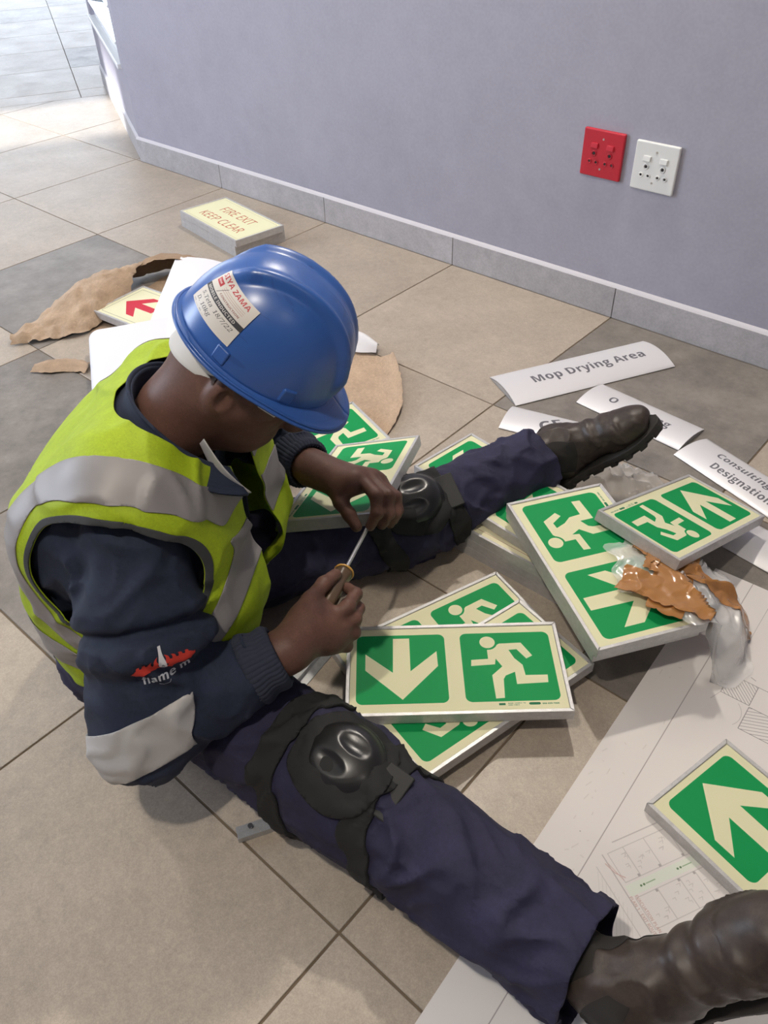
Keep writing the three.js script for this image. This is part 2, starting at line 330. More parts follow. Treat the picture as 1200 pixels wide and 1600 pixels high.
// recessed ceiling lamps
function downlight(x, z, cd, label) {
  const g = thing('ceiling_light', label, 'lamp'); g.position.set(x, CEIL, z);
  mesh('trim_ring', new THREE.TorusGeometry(0.085, 0.012, 8, 32).rotateX(Math.PI / 2).translate(0, -0.006, 0), whiteMat, g);
  const d = mesh('diffuser', new THREE.CylinderGeometry(0.078, 0.078, 0.008, 32).translate(0, -0.005, 0), std(lin(1, 0.97, 0.9), 0.5, 0, { emissive: lin(1, 0.93, 0.82), emissiveIntensity: 14 }), g); d.castShadow = false;
  const l = new THREE.SpotLight(lin(1, 0.915, 0.80), cd, 0, rad(76), 0.35, 2); l.position.set(x, CEIL - 0.03, z); l.target.position.set(x, 0, z); l.castShadow = true; l.shadow.radius = 2.4; l.shadow.mapSize.set(1024, 1024); scene.add(l, l.target);
}
downlight(2.05, 0.16, 10.5, 'round recessed ceiling lamp close to the painted wall');
downlight(2.95, 2.45, 8.5, 'round recessed ceiling lamp above the open floor');
downlight(4.9, 2.2, 1.2, 'round recessed ceiling lamp at the right of the room');
downlight(0.0, 1.5, 4.6, 'round recessed ceiling lamp near the corner of the angled wall');
// sockets on the painted wall
function socket(x, y, color, label, name) {
  const g = thing(name, label, 'socket'); g.position.set(x, y, -0.011);
  const m = std(color, 0.35), dk = std(lin(0.02, 0.015, 0.015), 0.6), W = 0.122;
  mesh('cover_plate', rbox(W, W, 0.011, 0.004, 0, 0, 0.0058), m, g);
  for (const sx of [-1, 1]) {
    const k = mesh('rocker_switch', rbox(0.021, 0.014, 0.007, 0.002), m, g); k.position.set(sx * 0.0235, 0.02, 0.0125); k.rotation.x = -0.12;
    for (const [px, py, r] of [[0.0235, 0.0, 0.0062], [0.0135, -0.022, 0.0048], [0.034, -0.022, 0.0048]]) {
      mesh('pin_collar', new THREE.TorusGeometry(r, 0.0016, 8, 20).translate(sx * px, py, 0.0122), m, g);
      mesh('pin_hole', new THREE.CylinderGeometry(r * 0.62, r * 0.62, 0.0012, 16).rotateX(Math.PI / 2).translate(sx * px, py, 0.0117), dk, g);
    }
  }
  for (const yy of [0.039, -0.038]) mesh('screw', new THREE.CylinderGeometry(0.0028, 0.0028, 0.0018, 12).rotateX(Math.PI / 2).translate(0, yy, 0.012), std(lin(0.6, 0.58, 0.55), 0.3, 0.9), g);
}
socket(2.294, 0.448, lin(0.50, 0.018, 0.035), 'red double plug socket on the painted wall', 'plug_socket');
socket(2.449, 0.443, lin(0.74, 0.74, 0.72), 'white double plug socket beside the red one', 'plug_socket');

// ---------------------------------------------------------------- signs
const GREEN = '#008f4b', CREAM = '#dad7b2', INK = '#1e6a44', RED = '#c93a4b';
const MAN = [[.434, .167], [.677, .16], [.781, .36], [.709, .403], [.618, .26], [.529, .267], [.579, .393], [.657, .493], [.67, .643], [.908, .643], [.899, .753], [.562, .767], [.561, .593], [.456, .643], [.429, .693], [.412, .953], [.318, .96], [.31, .633], [.433, .51], [.373, .393], [.358, .477], [.095, .493], [.103, .403], [.289, .393], [.29, .26]];
const ARROW = [[.413, .05], [.60, .05], [.60, .545], [.903, .256], [.907, .48], [.503, .944], [.099, .52], [.1, .28], [.404, .56]];
function rr(g, x, y, w, h, r) { g.beginPath(); g.moveTo(x + r, y); g.arcTo(x + w, y, x + w, y + h, r); g.arcTo(x + w, y + h, x, y + h, r); g.arcTo(x, y + h, x, y, r); g.arcTo(x, y, x + w, y, r); g.closePath(); }
function panel(g, x, y, w, h, what, mirror, turn) {
  g.fillStyle = GREEN; rr(g, x, y, w, h, w * 0.075); g.fill(); g.fillStyle = CREAM; g.save(); g.translate(x + w / 2, y + h / 2); if (turn) g.rotate(turn); if (mirror) g.scale(-1, 1); g.translate(-w / 2, -h / 2);
  const poly = what === 'man' ? MAN : ARROW; g.beginPath(); poly.forEach(([u, v], i) => (i ? g.lineTo(u * w, v * h) : g.moveTo(u * w, v * h))); g.closePath(); g.fill();
  if (what === 'man') { g.strokeStyle = GREEN; g.lineWidth = w * 0.03; g.beginPath(); g.arc(.303 * w, .143 * h, .095 * w, 0, 7); g.stroke(); g.beginPath(); g.arc(.303 * w, .143 * h, .086 * w, 0, 7); g.fill(); }
  g.restore();
}
function exitFace(left, right) {
  return canvasTex(1024, 520, (g, w, h) => {
    g.fillStyle = CREAM; g.fillRect(0, 0, w, h);
    panel(g, 30, 42, 440, 428, ...left); panel(g, 548, 42, 446, 428, ...right);
    g.fillStyle = INK; g.font = 'bold 12px sans-serif'; rr(g, 700, 480, 30, 12, 2); g.fill(); g.font = 'bold 9px sans-serif'; g.fillText('MADE  COMPLY  TO', 742, 485); g.fillText('SANS 1186-5', 742, 495);
    rr(g, 840, 479, 54, 14, 7); g.fill(); g.font = 'bold 13px sans-serif'; g.fillText('000 699-7000', 902, 492);
  });
}
const faceMat = (map) => phys({ color: lin(1, 1, 1), roughness: 0.6, map, specularIntensity: 0.5 });
const F_DOWN = faceMat(exitFace(['arrow'], ['man'])), F_RIGHT = faceMat(exitFace(['man', true], ['arrow', false, -Math.PI / 2])), F_LEFT = faceMat(exitFace(['arrow', false, Math.PI / 2], ['man']));
const F_FIRE = faceMat(canvasTex(1024, 520, (g, w, h) => {
  g.fillStyle = '#e3e2bd'; g.fillRect(0, 0, w, h); g.strokeStyle = '#b9a98a'; g.lineWidth = 3; rr(g, 26, 26, w - 52, h - 52, 20); g.stroke();
  g.fillStyle = '#b8674c'; g.font = '150px sans-serif'; g.textAlign = 'center'; g.save(); g.translate(w / 2, 0); g.scale(0.92, 1); g.fillText('FIRE EXIT', 0, 225); g.fillText('KEEP CLEAR', 0, 420); g.restore();
}));
const F_REDARROW = faceMat(canvasTex(1024, 520, (g, w, h) => {
  g.fillStyle = '#e2e0bf'; g.fillRect(0, 0, w, h); g.strokeStyle = '#5d5848'; g.lineWidth = 3; rr(g, 34, 34, w - 68, h - 68, 10); g.stroke();
  g.fillStyle = RED; g.save(); g.translate(262, 260); g.rotate(Math.PI / 2); g.beginPath(); ARROW.forEach(([u, v], i) => (i ? g.lineTo((u - .5) * 400, (v - .5) * 400) : g.moveTo((u - .5) * 400, (v - .5) * 400))); g.fill(); g.restore();
}));
const F_OVAL = faceMat(canvasTex(1024, 240, (g, w, h) => { g.fillStyle = '#dcd6b4'; g.fillRect(0, 0, w, h); g.strokeStyle = '#a2715a'; g.lineWidth = 4; rr(g, 60, 40, w - 120, h - 80, 78); g.stroke(); g.fillStyle = '#b0604e'; g.font = 'bold 60px sans-serif'; g.fillText('FIRE', 420, 140); }));
const F_PLAIN = faceMat(canvasTex(512, 260, (g, w, h) => { g.fillStyle = '#dedcc0'; g.fillRect(0, 0, w, h); g.strokeStyle = '#8a8470'; g.lineWidth = 2; rr(g, 18, 18, w - 36, h - 36, 8); g.stroke(); }));
const brushed = grainTex(256, 61, [[12, 0.04], [0, 0.10]]);
const aluMat = std(lin(0.70, 0.69, 0.69), 0.42, 0.35, { map: brushed }), alu2 = std(lin(0.60, 0.61, 0.62), 0.38, 0.6, { map: brushed }), backMat = std(lin(0.5, 0.48, 0.45), 0.7);
const TH = 0.022;
const signShapes = {};
function signGeo(L, W) {
  const key = L + ',' + W; if (signShapes[key]) return signShapes[key];
  const t = 0.0065, l = L / 2, w = W / 2, g = 0.0004;
  const bar = (a, b, c, d) => boxUV(prism([a, b, c, d], 0, TH, 0.0008), 6);
  return signShapes[key] = {
    bars: [bar([-l + g, -w], [l - g, -w], [l - t - g, -w + t], [-l + t + g, -w + t]), bar([-l + t + g, w - t], [l - t - g, w - t], [l - g, w], [-l + g, w]),
      bar([-l, -w + g], [-l + t, -w + t + g], [-l + t, w - t - g], [-l, w - g]), bar([l - t, -w + t + g], [l, -w + g], [l, w - g], [l - t, w - t - g])],
    face: box(L - 2 * t - 0.0006, 0.002, W - 2 * t - 0.0006, 0, TH - 0.0032, 0), back: box(L - 2 * t - 0.001, 0.008, W - 2 * t - 0.001, 0, TH - 0.0092, 0),
  };
}
function sign(label, face, topCentre, yaw, { tz = 0, tx = 0, spin = 0, L = 0.372, W = 0.19, name = 'exit_sign', group } = {}) {
  const g = thing(name, label, 'sign', group), s = signGeo(L, W);
  for (const b of s.bars) mesh('frame_bar', b, aluMat, g);
  mesh('face_plate', s.face, face, g); mesh('backing_board', s.back, backMat, g);
  pose(g, topCentre, yaw, tz, tx, spin); g.position.sub(V(0, TH, 0).applyQuaternion(g.quaternion)); return g;
}
// pile between the worker's legs
sign('green exit sign at the bottom of the pile between the legs', F_DOWN, [2.80, 0.0222, 1.312], 71.5);
sign('green exit sign lying upside down under the top sign of the pile between the legs', F_DOWN, [2.907, 0.0446, 1.359], 77.1, { spin: 180 });
sign('green exit sign with a down arrow on top of the pile between the legs', F_DOWN, [2.872, 0.067, 1.375], 42.1);
// on the lap
sign('green exit sign held on the worker\'s lap', F_RIGHT, [2.492, 0.192, 1.213], 31.1, { tz: 13.9, tx: -14.4, spin: -90 });
// behind the lap, on brown paper
sign('green exit sign lying flat on the brown paper behind the helmet', F_DOWN, [2.167, 0.0262, 1.052], 72);
sign('green exit sign lying on the floor under the far trouser leg', F_DOWN, [2.621, 0.0222, 0.878], -7.4);
// stack right of the far leg
for (let i = 0; i < 3; i++) sign(['narrow cream sign at the bottom of the stack beside the far leg', 'narrow cream sign in the middle of the stack beside the far leg', 'narrow cream sign with a thin red outline on the stack beside the far leg'][i], F_OVAL, [2.812 + 0.004 * i, 0.0221 * (i + 1), 1.046], 0.2 - 0.3 * i, { W: 0.08, name: 'safety_sign' });
sign('green exit sign lying across the narrow signs beside the far leg', F_DOWN, [2.878, 0.0886, 0.977], -5.7);
sign('exit sign directly beneath the large sign with the sideways running man', F_DOWN, [2.945, 0.1108, 1.047], 147.0, { L: 0.38, W: 0.2 });
sign('large green exit sign with sideways running man leaning on the stack', F_DOWN, [2.952, 0.135, 1.054], 147.6, { L: 0.383, W: 0.204, tz: 0.5 });
sign('green exit sign tilted on the crumpled plastic, arrow pointing at the wall', F_DOWN, [3.007, 0.115, 0.818], 82.7, { tz: -16.3, tx: 1.2, spin: 180, L: 0.352, W: 0.18 });
sign('green exit sign with a big arrow lying on the floor plan', F_LEFT, [3.434, 0.0238, 1.314], -13.1);
// fire exit stack by the wall
sign('sign at the bottom of the fire exit stack', F_PLAIN, [1.0, 0.0222, 0.284], -9, { L: 0.39, W: 0.205, name: 'safety_sign' });
sign('sign in the middle of the fire exit stack', F_PLAIN, [1.002, 0.0446, 0.285], -9.2, { L: 0.39, W: 0.205, name: 'safety_sign' });
sign('cream sign reading FIRE EXIT KEEP CLEAR in red', F_FIRE, [1.018, 0.0672, 0.296], -8.4, { L: 0.385, W: 0.2, name: 'safety_sign' });
sign('cream sign lying behind the red arrow sign', F_PLAIN, [1.47, 0.0222, 0.79], 3, { L: 0.385, W: 0.2, name: 'safety_sign' });
sign('cream sign with a red arrow lying half under white paper', F_REDARROW, [1.378, 0.0446, 0.883], 5, { L: 0.385, W: 0.2, tz: 0.6, name: 'safety_sign' });

// ---------------------------------------------------------------- curved name plates
function plaque(label, draw, c, yaw, L, W, tilt = 0) {
  const g = thing('name_plate', label, 'name plate');
  const sag = 0.011 * W / 0.12, t = 0.0025;
  const top = (v) => sag * (1 - (2 * v - 1) ** 2) + t;
  const tex = canvasTex(1024, Math.round(1024 * W / L), (q, w, h) => { q.fillStyle = '#dcdadc'; q.fillRect(0, 0, w, h); q.fillStyle = '#66646a'; q.strokeStyle = '#7d7b80'; draw(q, w, h); });
  const plate = surface((u, v) => V((u - 0.5) * L, top(v) + 0.0005, (v - 0.5) * W), 2, 14, t); mesh('curved_plate', plate, std(lin(1, 1, 1), 0.38, 0.15, { map: tex }), g);
  for (const s of [-1, 1]) { const sh = new THREE.Shape(); sh.moveTo(-W / 2, 0); for (let i = 0; i <= 14; i++) sh.lineTo((i / 14 - 0.5) * W, Math.max(0.0006, top(i / 14) - t)); sh.lineTo(W / 2, 0); mesh('end_cap', boxUV(new THREE.ExtrudeGeometry(sh, { depth: 0.002, bevelEnabled: false }).rotateY(-Math.PI / 2).translate(s > 0 ? L / 2 - 0.001 : -L / 2 + 0.003, 0, 0)), std(lin(0.42, 0.41, 0.41), 0.5, 0.3), g); }
  pose(g, c, yaw, tilt); return g;
}
plaque('long white name plate reading Mop Drying Area near the wall', (q, w, h) => { q.font = 'bold 92px sans-serif'; q.textAlign = 'center'; q.fillText('Mop Drying Area', w * 0.535, h * 0.60); }, [2.497, 0.0004, 0.322], 62.3, 0.485, 0.15);
plaque('white name plate ending in the word Wing behind the toe of the boot', (q, w, h) => { q.font = 'bold 118px sans-serif'; q.fillText('O', w * 0.2, h * 0.6); q.fillText('Wing', w * 0.52, h * 0.6); }, [2.713, 0.0004, 0.4145], -5, 0.295, 0.118);
plaque('white name plate reading Consulting and Designation', (q, w, h) => { q.font = 'bold 74px sans-serif'; q.fillText('Consulting R', w * 0.16, h * 0.42); q.fillText('Designation', w * 0.2, h * 0.78); }, [3.062, 0.0004, 0.513], -17, 0.4, 0.113);
plaque('white name plate with grey letters CE half under the far boot', (q, w, h) => { q.save(); q.translate(w * 0.36, h * 0.86); q.rotate(-0.75); q.font = 'bold 190px sans-serif'; q.fillText('CE', 0, 0); q.restore(); }, [2.604, 0.0004, 0.590], 15, 0.3, 0.104);
plaque('white name plate with a letter C at the frame edge behind the tilted sign', (q, w, h) => { q.font = 'bold 120px sans-serif'; q.fillText('C', w * 0.33, h * 0.62); }, [3.255, 0.0004, 0.702], -8, 0.35, 0.113);

// ---------------------------------------------------------------- papers
const paperMat = (map, c = lin(1, 1, 1)) => std(c, 0.85, 0, map ? { map } : {});
{
  const W = 0.82, H = 1.2, K = 1700;
  const tex = canvasTex(Math.round(W * K), Math.round(H * K), (g) => {
    g.fillStyle = '#dbd6d3'; g.fillRect(0, 0, W * K, H * K); g.scale(K, K);
    const line = (pts, c = '#8d8888', w = 0.0009) => { g.strokeStyle = c; g.lineWidth = w; g.beginPath(); pts.forEach(([x, y], i) => (i ? g.lineTo(x, y) : g.moveTo(x, y))); g.stroke(); };
    line([[0.075, 0], [0.075, H]], '#8b8484', 0.0011); line([[0.12, 0.02], [0.119, 0.24]], '#a9a3a2', 0.0008); line([[0.119, 0.286], [0.11, 0.31]], '#b0aaa8');
    const hatch = (x0, y0, x1, y1, d) => { g.save(); g.beginPath(); g.rect(x0, y0, x1 - x0, y1 - y0); g.clip(); for (let k = -0.2; k < 0.3; k += 0.0072) line(d > 0 ? [[x0 + k, y0], [x0 + k + 0.06, y1 + 0.01]] : [[x0, y0 + k + 0.03], [x1, y0 + k]], '#6f6b6e', 0.0007); g.restore(); line([[x0, y0], [x1, y0], [x1, y1], [x0, y1], [x0, y0]], '#6c686a', 0.0009); };
    hatch(0.119, 0.239, 0.168, 0.286, 1); hatch(0.169, 0.289, 0.235, 0.341, -1); hatch(0.255, 0.239, 0.3, 0.286, 1);
    line([[0.168, 0.239], [0.26, 0.239]], '#7b7678'); line([[0.169, 0.289], [0.3, 0.289]], '#7b7678'); line([[0.2, 0.12], [0.2, 0.19], [0.3, 0.19]], '#8d8888'); line([[0.15, 0.225], [0.16, 0.228]], '#9b9594', 0.0015);
    g.strokeStyle = '#b3adab'; g.lineWidth = 0.0008; g.beginPath(); g.arc(0.13, 0.32, 0.035, -0.9, 0.6); g.stroke();
    // floor plan, walls run obliquely on the sheet
    g.save(); g.translate(0.125, 0.69); g.rotate(-1.05);
    g.fillStyle = '#d6dbcf'; g.fillRect(0.0, 0.012, 0.125, 0.016);
    const room = (x, y, w, h) => line([[x, y], [x + w, y], [x + w, y + h], [x, y + h], [x, y]], '#bfb9b7', 0.0011);
    const r = mulberry(9);
    for (const [y0, y1] of [[-0.038, 0.008], [0.032, 0.078]]) { let x = 0.004; while (x < 0.12) { const w = 0.022 + r() * 0.022; room(x, y0, w, y1 - y0); for (let k = 0; k < 5; k++) { const a = x + 0.002 + r() * (w - 0.008), b = y0 + 0.004 + r() * (y1 - y0 - 0.012); line([[a, b], [a + 0.004 + r() * 0.004, b], [a + 0.004, b + 0.004]], '#c3bdba', 0.0009); } g.fillStyle = '#a8a2a1'; g.fillRect(x + w - 0.004, y0 < 0 ? y1 - 0.004 : y0, 0.004, 0.004); x += w; } }
    line([[-0.004, -0.04], [-0.004, 0.08]], '#b3adab', 0.0016); line([[0.02, -0.05], [0.11, -0.05]], '#b7b1b0', 0.0016);
    for (const x of [0.022, 0.085]) { g.fillStyle = '#5c7a57'; for (const d of [0, 0.005]) { g.beginPath(); g.arc(x + d, 0.02, 0.0016, 0, 7); g.fill(); } line([[x + 0.008, 0.02], [x + 0.024, 0.02]], '#86a47e', 0.0013); }
    g.restore();
    g.save(); g.translate(0.098, 0.685); g.rotate(0.03); g.fillStyle = '#b0847c'; g.font = '0.006px sans-serif'; g.restore();
    line([[0.098, 0.683], [0.116, 0.687], [0.131, 0.684]], '#c4a7a1', 0.0014); line([[0.1, 0.68], [0.131, 0.689]], '#c4a7a1', 0.001);
    g.save(); g.translate(0.152, 0.7); g.rotate(0.5); g.scale(1 / 4000, 1 / 4000); g.fillStyle = '#bb9a91'; g.font = '26px sans-serif'; g.fillText('EVACUATION PLAN', 0, 0); g.fillText('PLAN 1 : EXIT ROUTE', -6, 34); g.restore();
    for (let k = 0; k < 9; k++) line([[0.095 + k * 0.008, 0.70 + k * 0.003], [0.125 + k * 0.008, 0.75 + k * 0.004]], '#c9c4c0', 0.0006); line([[0.09, 0.695], [0.18, 0.745], [0.2, 0.76]], '#bdb8b5', 0.001);
    line([[0.074, 0.741], [0.108, 0.754], [0.09, 0.744]], '#6f6a6c', 0.0016); line([[0.108, 0.754], [0.128, 0.763]], '#6f6a6c', 0.0016); g.fillStyle = '#555'; g.fillRect(0.045, 0.66, 0.0012, 0.0012);
    // pencil smudges
    for (let k = 0; k < 26; k++) { const x = 0.012 + r() * 0.055, y = 0.2 + r() * 0.6; line([[x, y], [x + (r() - .5) * 0.012, y + r() * 0.014]], '#d0cac6', 0.0018); }
  });
  const d = thing('floor_plan_sheet', 'large white sheet with a faint printed floor plan under the near boot', 'paper');
  mesh('sheet', surface((u, v) => V(u * W, 0.0006 + 0.0006 * (1 + N3(u * 4, v * 5, 2)), v * H), 40, 50, 0.0004), paperMat(tex), d);
  d.position.set(3.09, 0.0002, 0.8); d.rotation.y = rad(3.4);
}
const kraftTex = grainTex(256, 71, [[5, 0.05], [30, 0.05], [0, 0.08]]);
const kraft = [lin(0.58, 0.42, 0.29), lin(0.52, 0.37, 0.25), lin(0.44, 0.30, 0.19)].map((c) => std(c, 0.9, 0, { map: kraftTex }));
// crumpled sheet through rows of control points (each row the same count)
function drape(rows, nu, nv, amp, seed, rip = 0.004, thick = 0.0006) {
  const curves = rows.map((r) => new THREE.CatmullRomCurve3(r.map((q) => V(...q)), false, 'centripetal'));
  return surface((u, v) => {
    const c = new THREE.CatmullRomCurve3(curves.map((k) => k.getPoint(u)), false, 'centripetal'), q = c.getPoint(v);
    const n = Math.abs(N3(q.x * 14, q.z * 14, seed)) * amp + Math.abs(N3(q.x * 33, q.z * 33, seed + 5)) * amp * 0.4;
    const torn = (u === 0 || u === 1 || v === 0 || v === 1) ? rip : 0;
    return V(q.x + torn * N3(q.x * 90, q.z * 90, seed), Math.max(0.0012, q.y + n), q.z + torn * N3(q.z * 90, q.x * 90, seed + 3));
  }, nu, nv, thick);
}
{
  const a = thing('kraft_wrapper', 'torn brown paper wrapper folded up beside the red arrow sign', 'paper');
  mesh('wrapper_fold', drape([
    [[1.125, 0.002, 1.245], [1.18, 0.002, 1.16], [1.235, 0.003, 1.075], [1.225, 0.01, 0.99], [1.18, 0.02, 0.86]],
    [[1.115, 0.018, 1.235], [1.14, 0.03, 1.13], [1.17, 0.05, 1.02], [1.165, 0.065, 0.93], [1.14, 0.06, 0.80]],
    [[1.10, 0.014, 1.225], [1.095, 0.035, 1.10], [1.085, 0.075, 0.97], [1.10, 0.085, 0.87], [1.10, 0.07, 0.74]],
    [[1.095, 0.002, 1.22], [1.05, 0.004, 1.09], [1.0, 0.03, 0.95], [1.0, 0.03, 0.85], [1.02, 0.02, 0.72]]], 44, 30, 0.013, 1.5), kraft[0], a);
  mesh('wrapper_back', drape([
    [[1.10, 0.06, 0.80], [1.13, 0.075, 0.70], [1.22, 0.07, 0.63], [1.33, 0.05, 0.60]],
    [[1.06, 0.055, 0.76], [1.09, 0.07, 0.655], [1.20, 0.06, 0.585], [1.33, 0.035, 0.555]],
    [[1.04, 0.004, 0.75], [1.07, 0.004, 0.64], [1.19, 0.003, 0.565], [1.33, 0.003, 0.54]]], 30, 16, 0.007, 4.5), kraft[2], a);
  mesh('wrapper_base', drape([
    [[1.20, 0.0015, 1.06], [1.30, 0.0015, 1.06], [1.40, 0.0015, 1.04]],
    [[1.15, 0.0015, 0.9], [1.3, 0.0015, 0.88], [1.45, 0.0015, 0.86]],
    [[1.08, 0.0015, 0.66], [1.25, 0.0015, 0.62], [1.42, 0.0015, 0.6]]], 16, 16, 0.0, 2.5), kraft[1], a).visible = true;
  a.children[2].geometry.translate(0.01, 0, -0.02);
  const s = thing('kraft_scrap', 'small torn scrap of brown paper beside the white paper roll', 'paper');
  mesh('scrap', drape([
    [[1.302, 0.003, 1.288], [1.345, 0.004, 1.262], [1.40, 0.002, 1.205], [1.432, 0.003, 1.19]],
    [[1.298, 0.014, 1.262], [1.318, 0.02, 1.232], [1.36, 0.016, 1.19], [1.415, 0.012, 1.165]],
    [[1.29, 0.003, 1.245], [1.30, 0.004, 1.215], [1.345, 0.006, 1.172], [1.40, 0.004, 1.15]]], 26, 14, 0.003, 6.5), kraft[1], s);
  const b = thing('kraft_sheet', 'flat brown paper sheet on the floor behind the helmet', 'paper');
  mesh('sheet', drape([
    [[1.83, 0.002, 0.66], [1.93, 0.003, 0.63], [2.03, 0.008, 0.605], [2.06, 0.03, 0.598]],
    [[1.86, 0.002, 0.78], [1.98, 0.0015, 0.74], [2.10, 0.004, 0.70], [2.16, 0.022, 0.682]],
    [[1.90, 0.0015, 0.95], [2.04, 0.0015, 0.88], [2.18, 0.003, 0.80], [2.245, 0.016, 0.788]],
    [[1.98, 0.0015, 1.12], [2.12, 0.0015, 1.03], [2.24, 0.0015, 0.94], [2.285, 0.004, 0.885]]], 34, 30, 0.0022, 8.5), kraft[0], b);
}
{
  const wp = std(lin(0.76, 0.75, 0.78), 0.8);
  const r = thing('plan_roll', 'loosely rolled white plan sheet lying over the red arrow sign', 'paper');
  mesh('upper_sheet', drape([
    [[1.15, 0.075, 0.64], [1.24, 0.08, 0.60], [1.36, 0.08, 0.57]],
    [[1.265, 0.068, 0.77], [1.38, 0.085, 0.74], [1.52, 0.085, 0.70]],
    [[1.38, 0.062, 0.90], [1.50, 0.085, 0.89], [1.66, 0.09, 0.85]],
    [[1.50, 0.052, 1.035], [1.62, 0.075, 1.03], [1.78, 0.09, 1.0]]], 24, 24, 0.001, 3.5, 0), wp, r);
  // the loose end curls over in a round bend
  const ax = V(0.187, 0, 0.115).normalize(), ac = V(0.115, 0, -0.187).normalize(), R = 0.036;
  mesh('curled_end', surface((u, v) => {
    const o = V(1.395, 0, 1.098).addScaledVector(ax, -0.025 + u * 0.30);
    const th = v < 0.5 ? -Math.PI / 2 - (v / 0.5) * Math.PI * 0.98 : 0;
    if (v < 0.5) { const a = -Math.PI / 2 - v / 0.5 * Math.PI; return o.addScaledVector(ac, Math.cos(a) * R).add(V(0, R + 0.002 + Math.sin(a) * R, 0)); }
    const k = (v - 0.5) / 0.5; return o.addScaledVector(ac, k * 0.34).add(V(0, 2 * R + 0.002 + 0.006 * Math.sin(k * 4 + u * 2) * k, 0));
  }, 18, 48, 0.0006), wp, r);
  const s = thing('folded_paper', 'small folded white paper lying on the brown sheet behind the helmet', 'paper');
  mesh('leaf', drape([[[1.86, 0.03, 0.60], [1.93, 0.03, 0.575], [1.985, 0.012, 0.575]], [[1.89, 0.055, 0.62], [1.95, 0.05, 0.605], [2.0, 0.035, 0.60]], [[1.90, 0.012, 0.66], [1.96, 0.012, 0.64], [2.005, 0.014, 0.612]]], 14, 12, 0.001, 9.5, 0), wp, s);
}

// ---------------------------------------------------------------- loose metal strips
function angleBar(label, a, b, w, h, y = 0.001) {
  const g = thing('aluminium_angle', label, 'metal strip'), L = a.distanceTo(b);
  const s = new THREE.Shape([[-w / 2, 0], [w / 2, 0], [w / 2, 0.0018], [-w / 2 + 0.0018, 0.0018], [-w / 2 + 0.0018, h], [-w / 2, h]].map(([x, q]) => new THREE.Vector2(x, q)));
  mesh('bar', boxUV(new THREE.ExtrudeGeometry(s, { depth: L, bevelEnabled: false }), 5), alu2, g);
  mesh('screw', new THREE.CylinderGeometry(0.004, 0.003, 0.006, 14).translate(w * 0.2, 0.0045, 0.022), std(lin(0.12, 0.12, 0.13), 0.4, 0.8), g);
  g.position.copy(a).setY(y); g.rotation.y = Math.atan2(b.x - a.x, b.z - a.z); return g;
}
angleBar('aluminium angle strip lying on the floor under the near knee', V(2.785, 0, 1.80), V(2.935, 0, 1.535), 0.026, 0.012);
{
  const labels = ['aluminium strip beside the near thigh, with a dark screw', 'aluminium strip lying between two others near the thigh', 'aluminium strip nearest the pile of signs near the thigh'];
  [[2.603, 1.435, 2.622, 1.60], [2.622, 1.43, 2.642, 1.60], [2.642, 1.438, 2.668, 1.60]].forEach(([x0, z0, x1, z1], i) => angleBar(labels[i], V(x0, 0, z0), V(x1, 0, z1), 0.017, 0.013));
}
{
  const g = thing('red_block', 'small red plastic piece on the plan sheet beyond the boot', 'plastic piece');
  mesh('body', rbox(0.07, 0.012, 0.05, 0.003, 0, 0.0062, 0), std(lin(0.55, 0.02, 0.03), 0.35), g); mesh('rim', rbox(0.058, 0.003, 0.038, 0.001, 0, 0.0133, 0), std(lin(0.62, 0.05, 0.05), 0.35), g);
  g.position.set(3.488, 0.0018, 1.462); g.rotation.y = rad(20);
}
// ---------------------------------------------------------------- crumpled clear plastic with brown tape
const film = phys({ color: lin(0.97, 0.97, 0.97), roughness: 0.2, transmission: 0.74, thickness: 0, ior: 1.45, specularIntensity: 1 });
const tape = phys({ color: lin(0.56, 0.27, 0.085), roughness: 0.14, transmission: 0.35, thickness: 0, clearcoat: 0.7, clearcoatRoughness: 0.12 });
const ridge = (x, z, s, k) => { const n = 1 - Math.abs(N3(x * k, z * k, s)); return n * n * n; };
// height of the heap over a floor point: it leans on the large sign, climbs over its edge and slips under the tilted sign
function bagHeight(x, z) {
  const dx = x - 3.075, dz = z - 1.0, r = Math.hypot(dx / 0.150, dz / 0.140), env = Math.max(0, 1 - r * r);
  const crumple = ridge(x, z, 1.3, 11) * 0.018 + ridge(x + 0.3, z, 4.1, 26) * 0.006;
  let h = 0.003 + Math.pow(env, 0.45) * 0.105 + crumple * Math.min(1, env * 3);
  const inS = (x - 2.848) * -0.5377 + (z - 0.865) * 0.8431;          // over the large sign where positive
  if (inS > -0.012) h = Math.max(h, 0.141 + 0.4 * crumple);
  const px = x - 3.007, pz = z - 0.818, al = px * 0.127 - pz * 0.992, ac = px * 0.992 + pz * 0.127;
  if (Math.abs(al) < 0.186 && Math.abs(ac) < 0.1) h = Math.min(h, 0.115 - 0.2924 * al - 0.031);
  return Math.max(0.003, h);
}
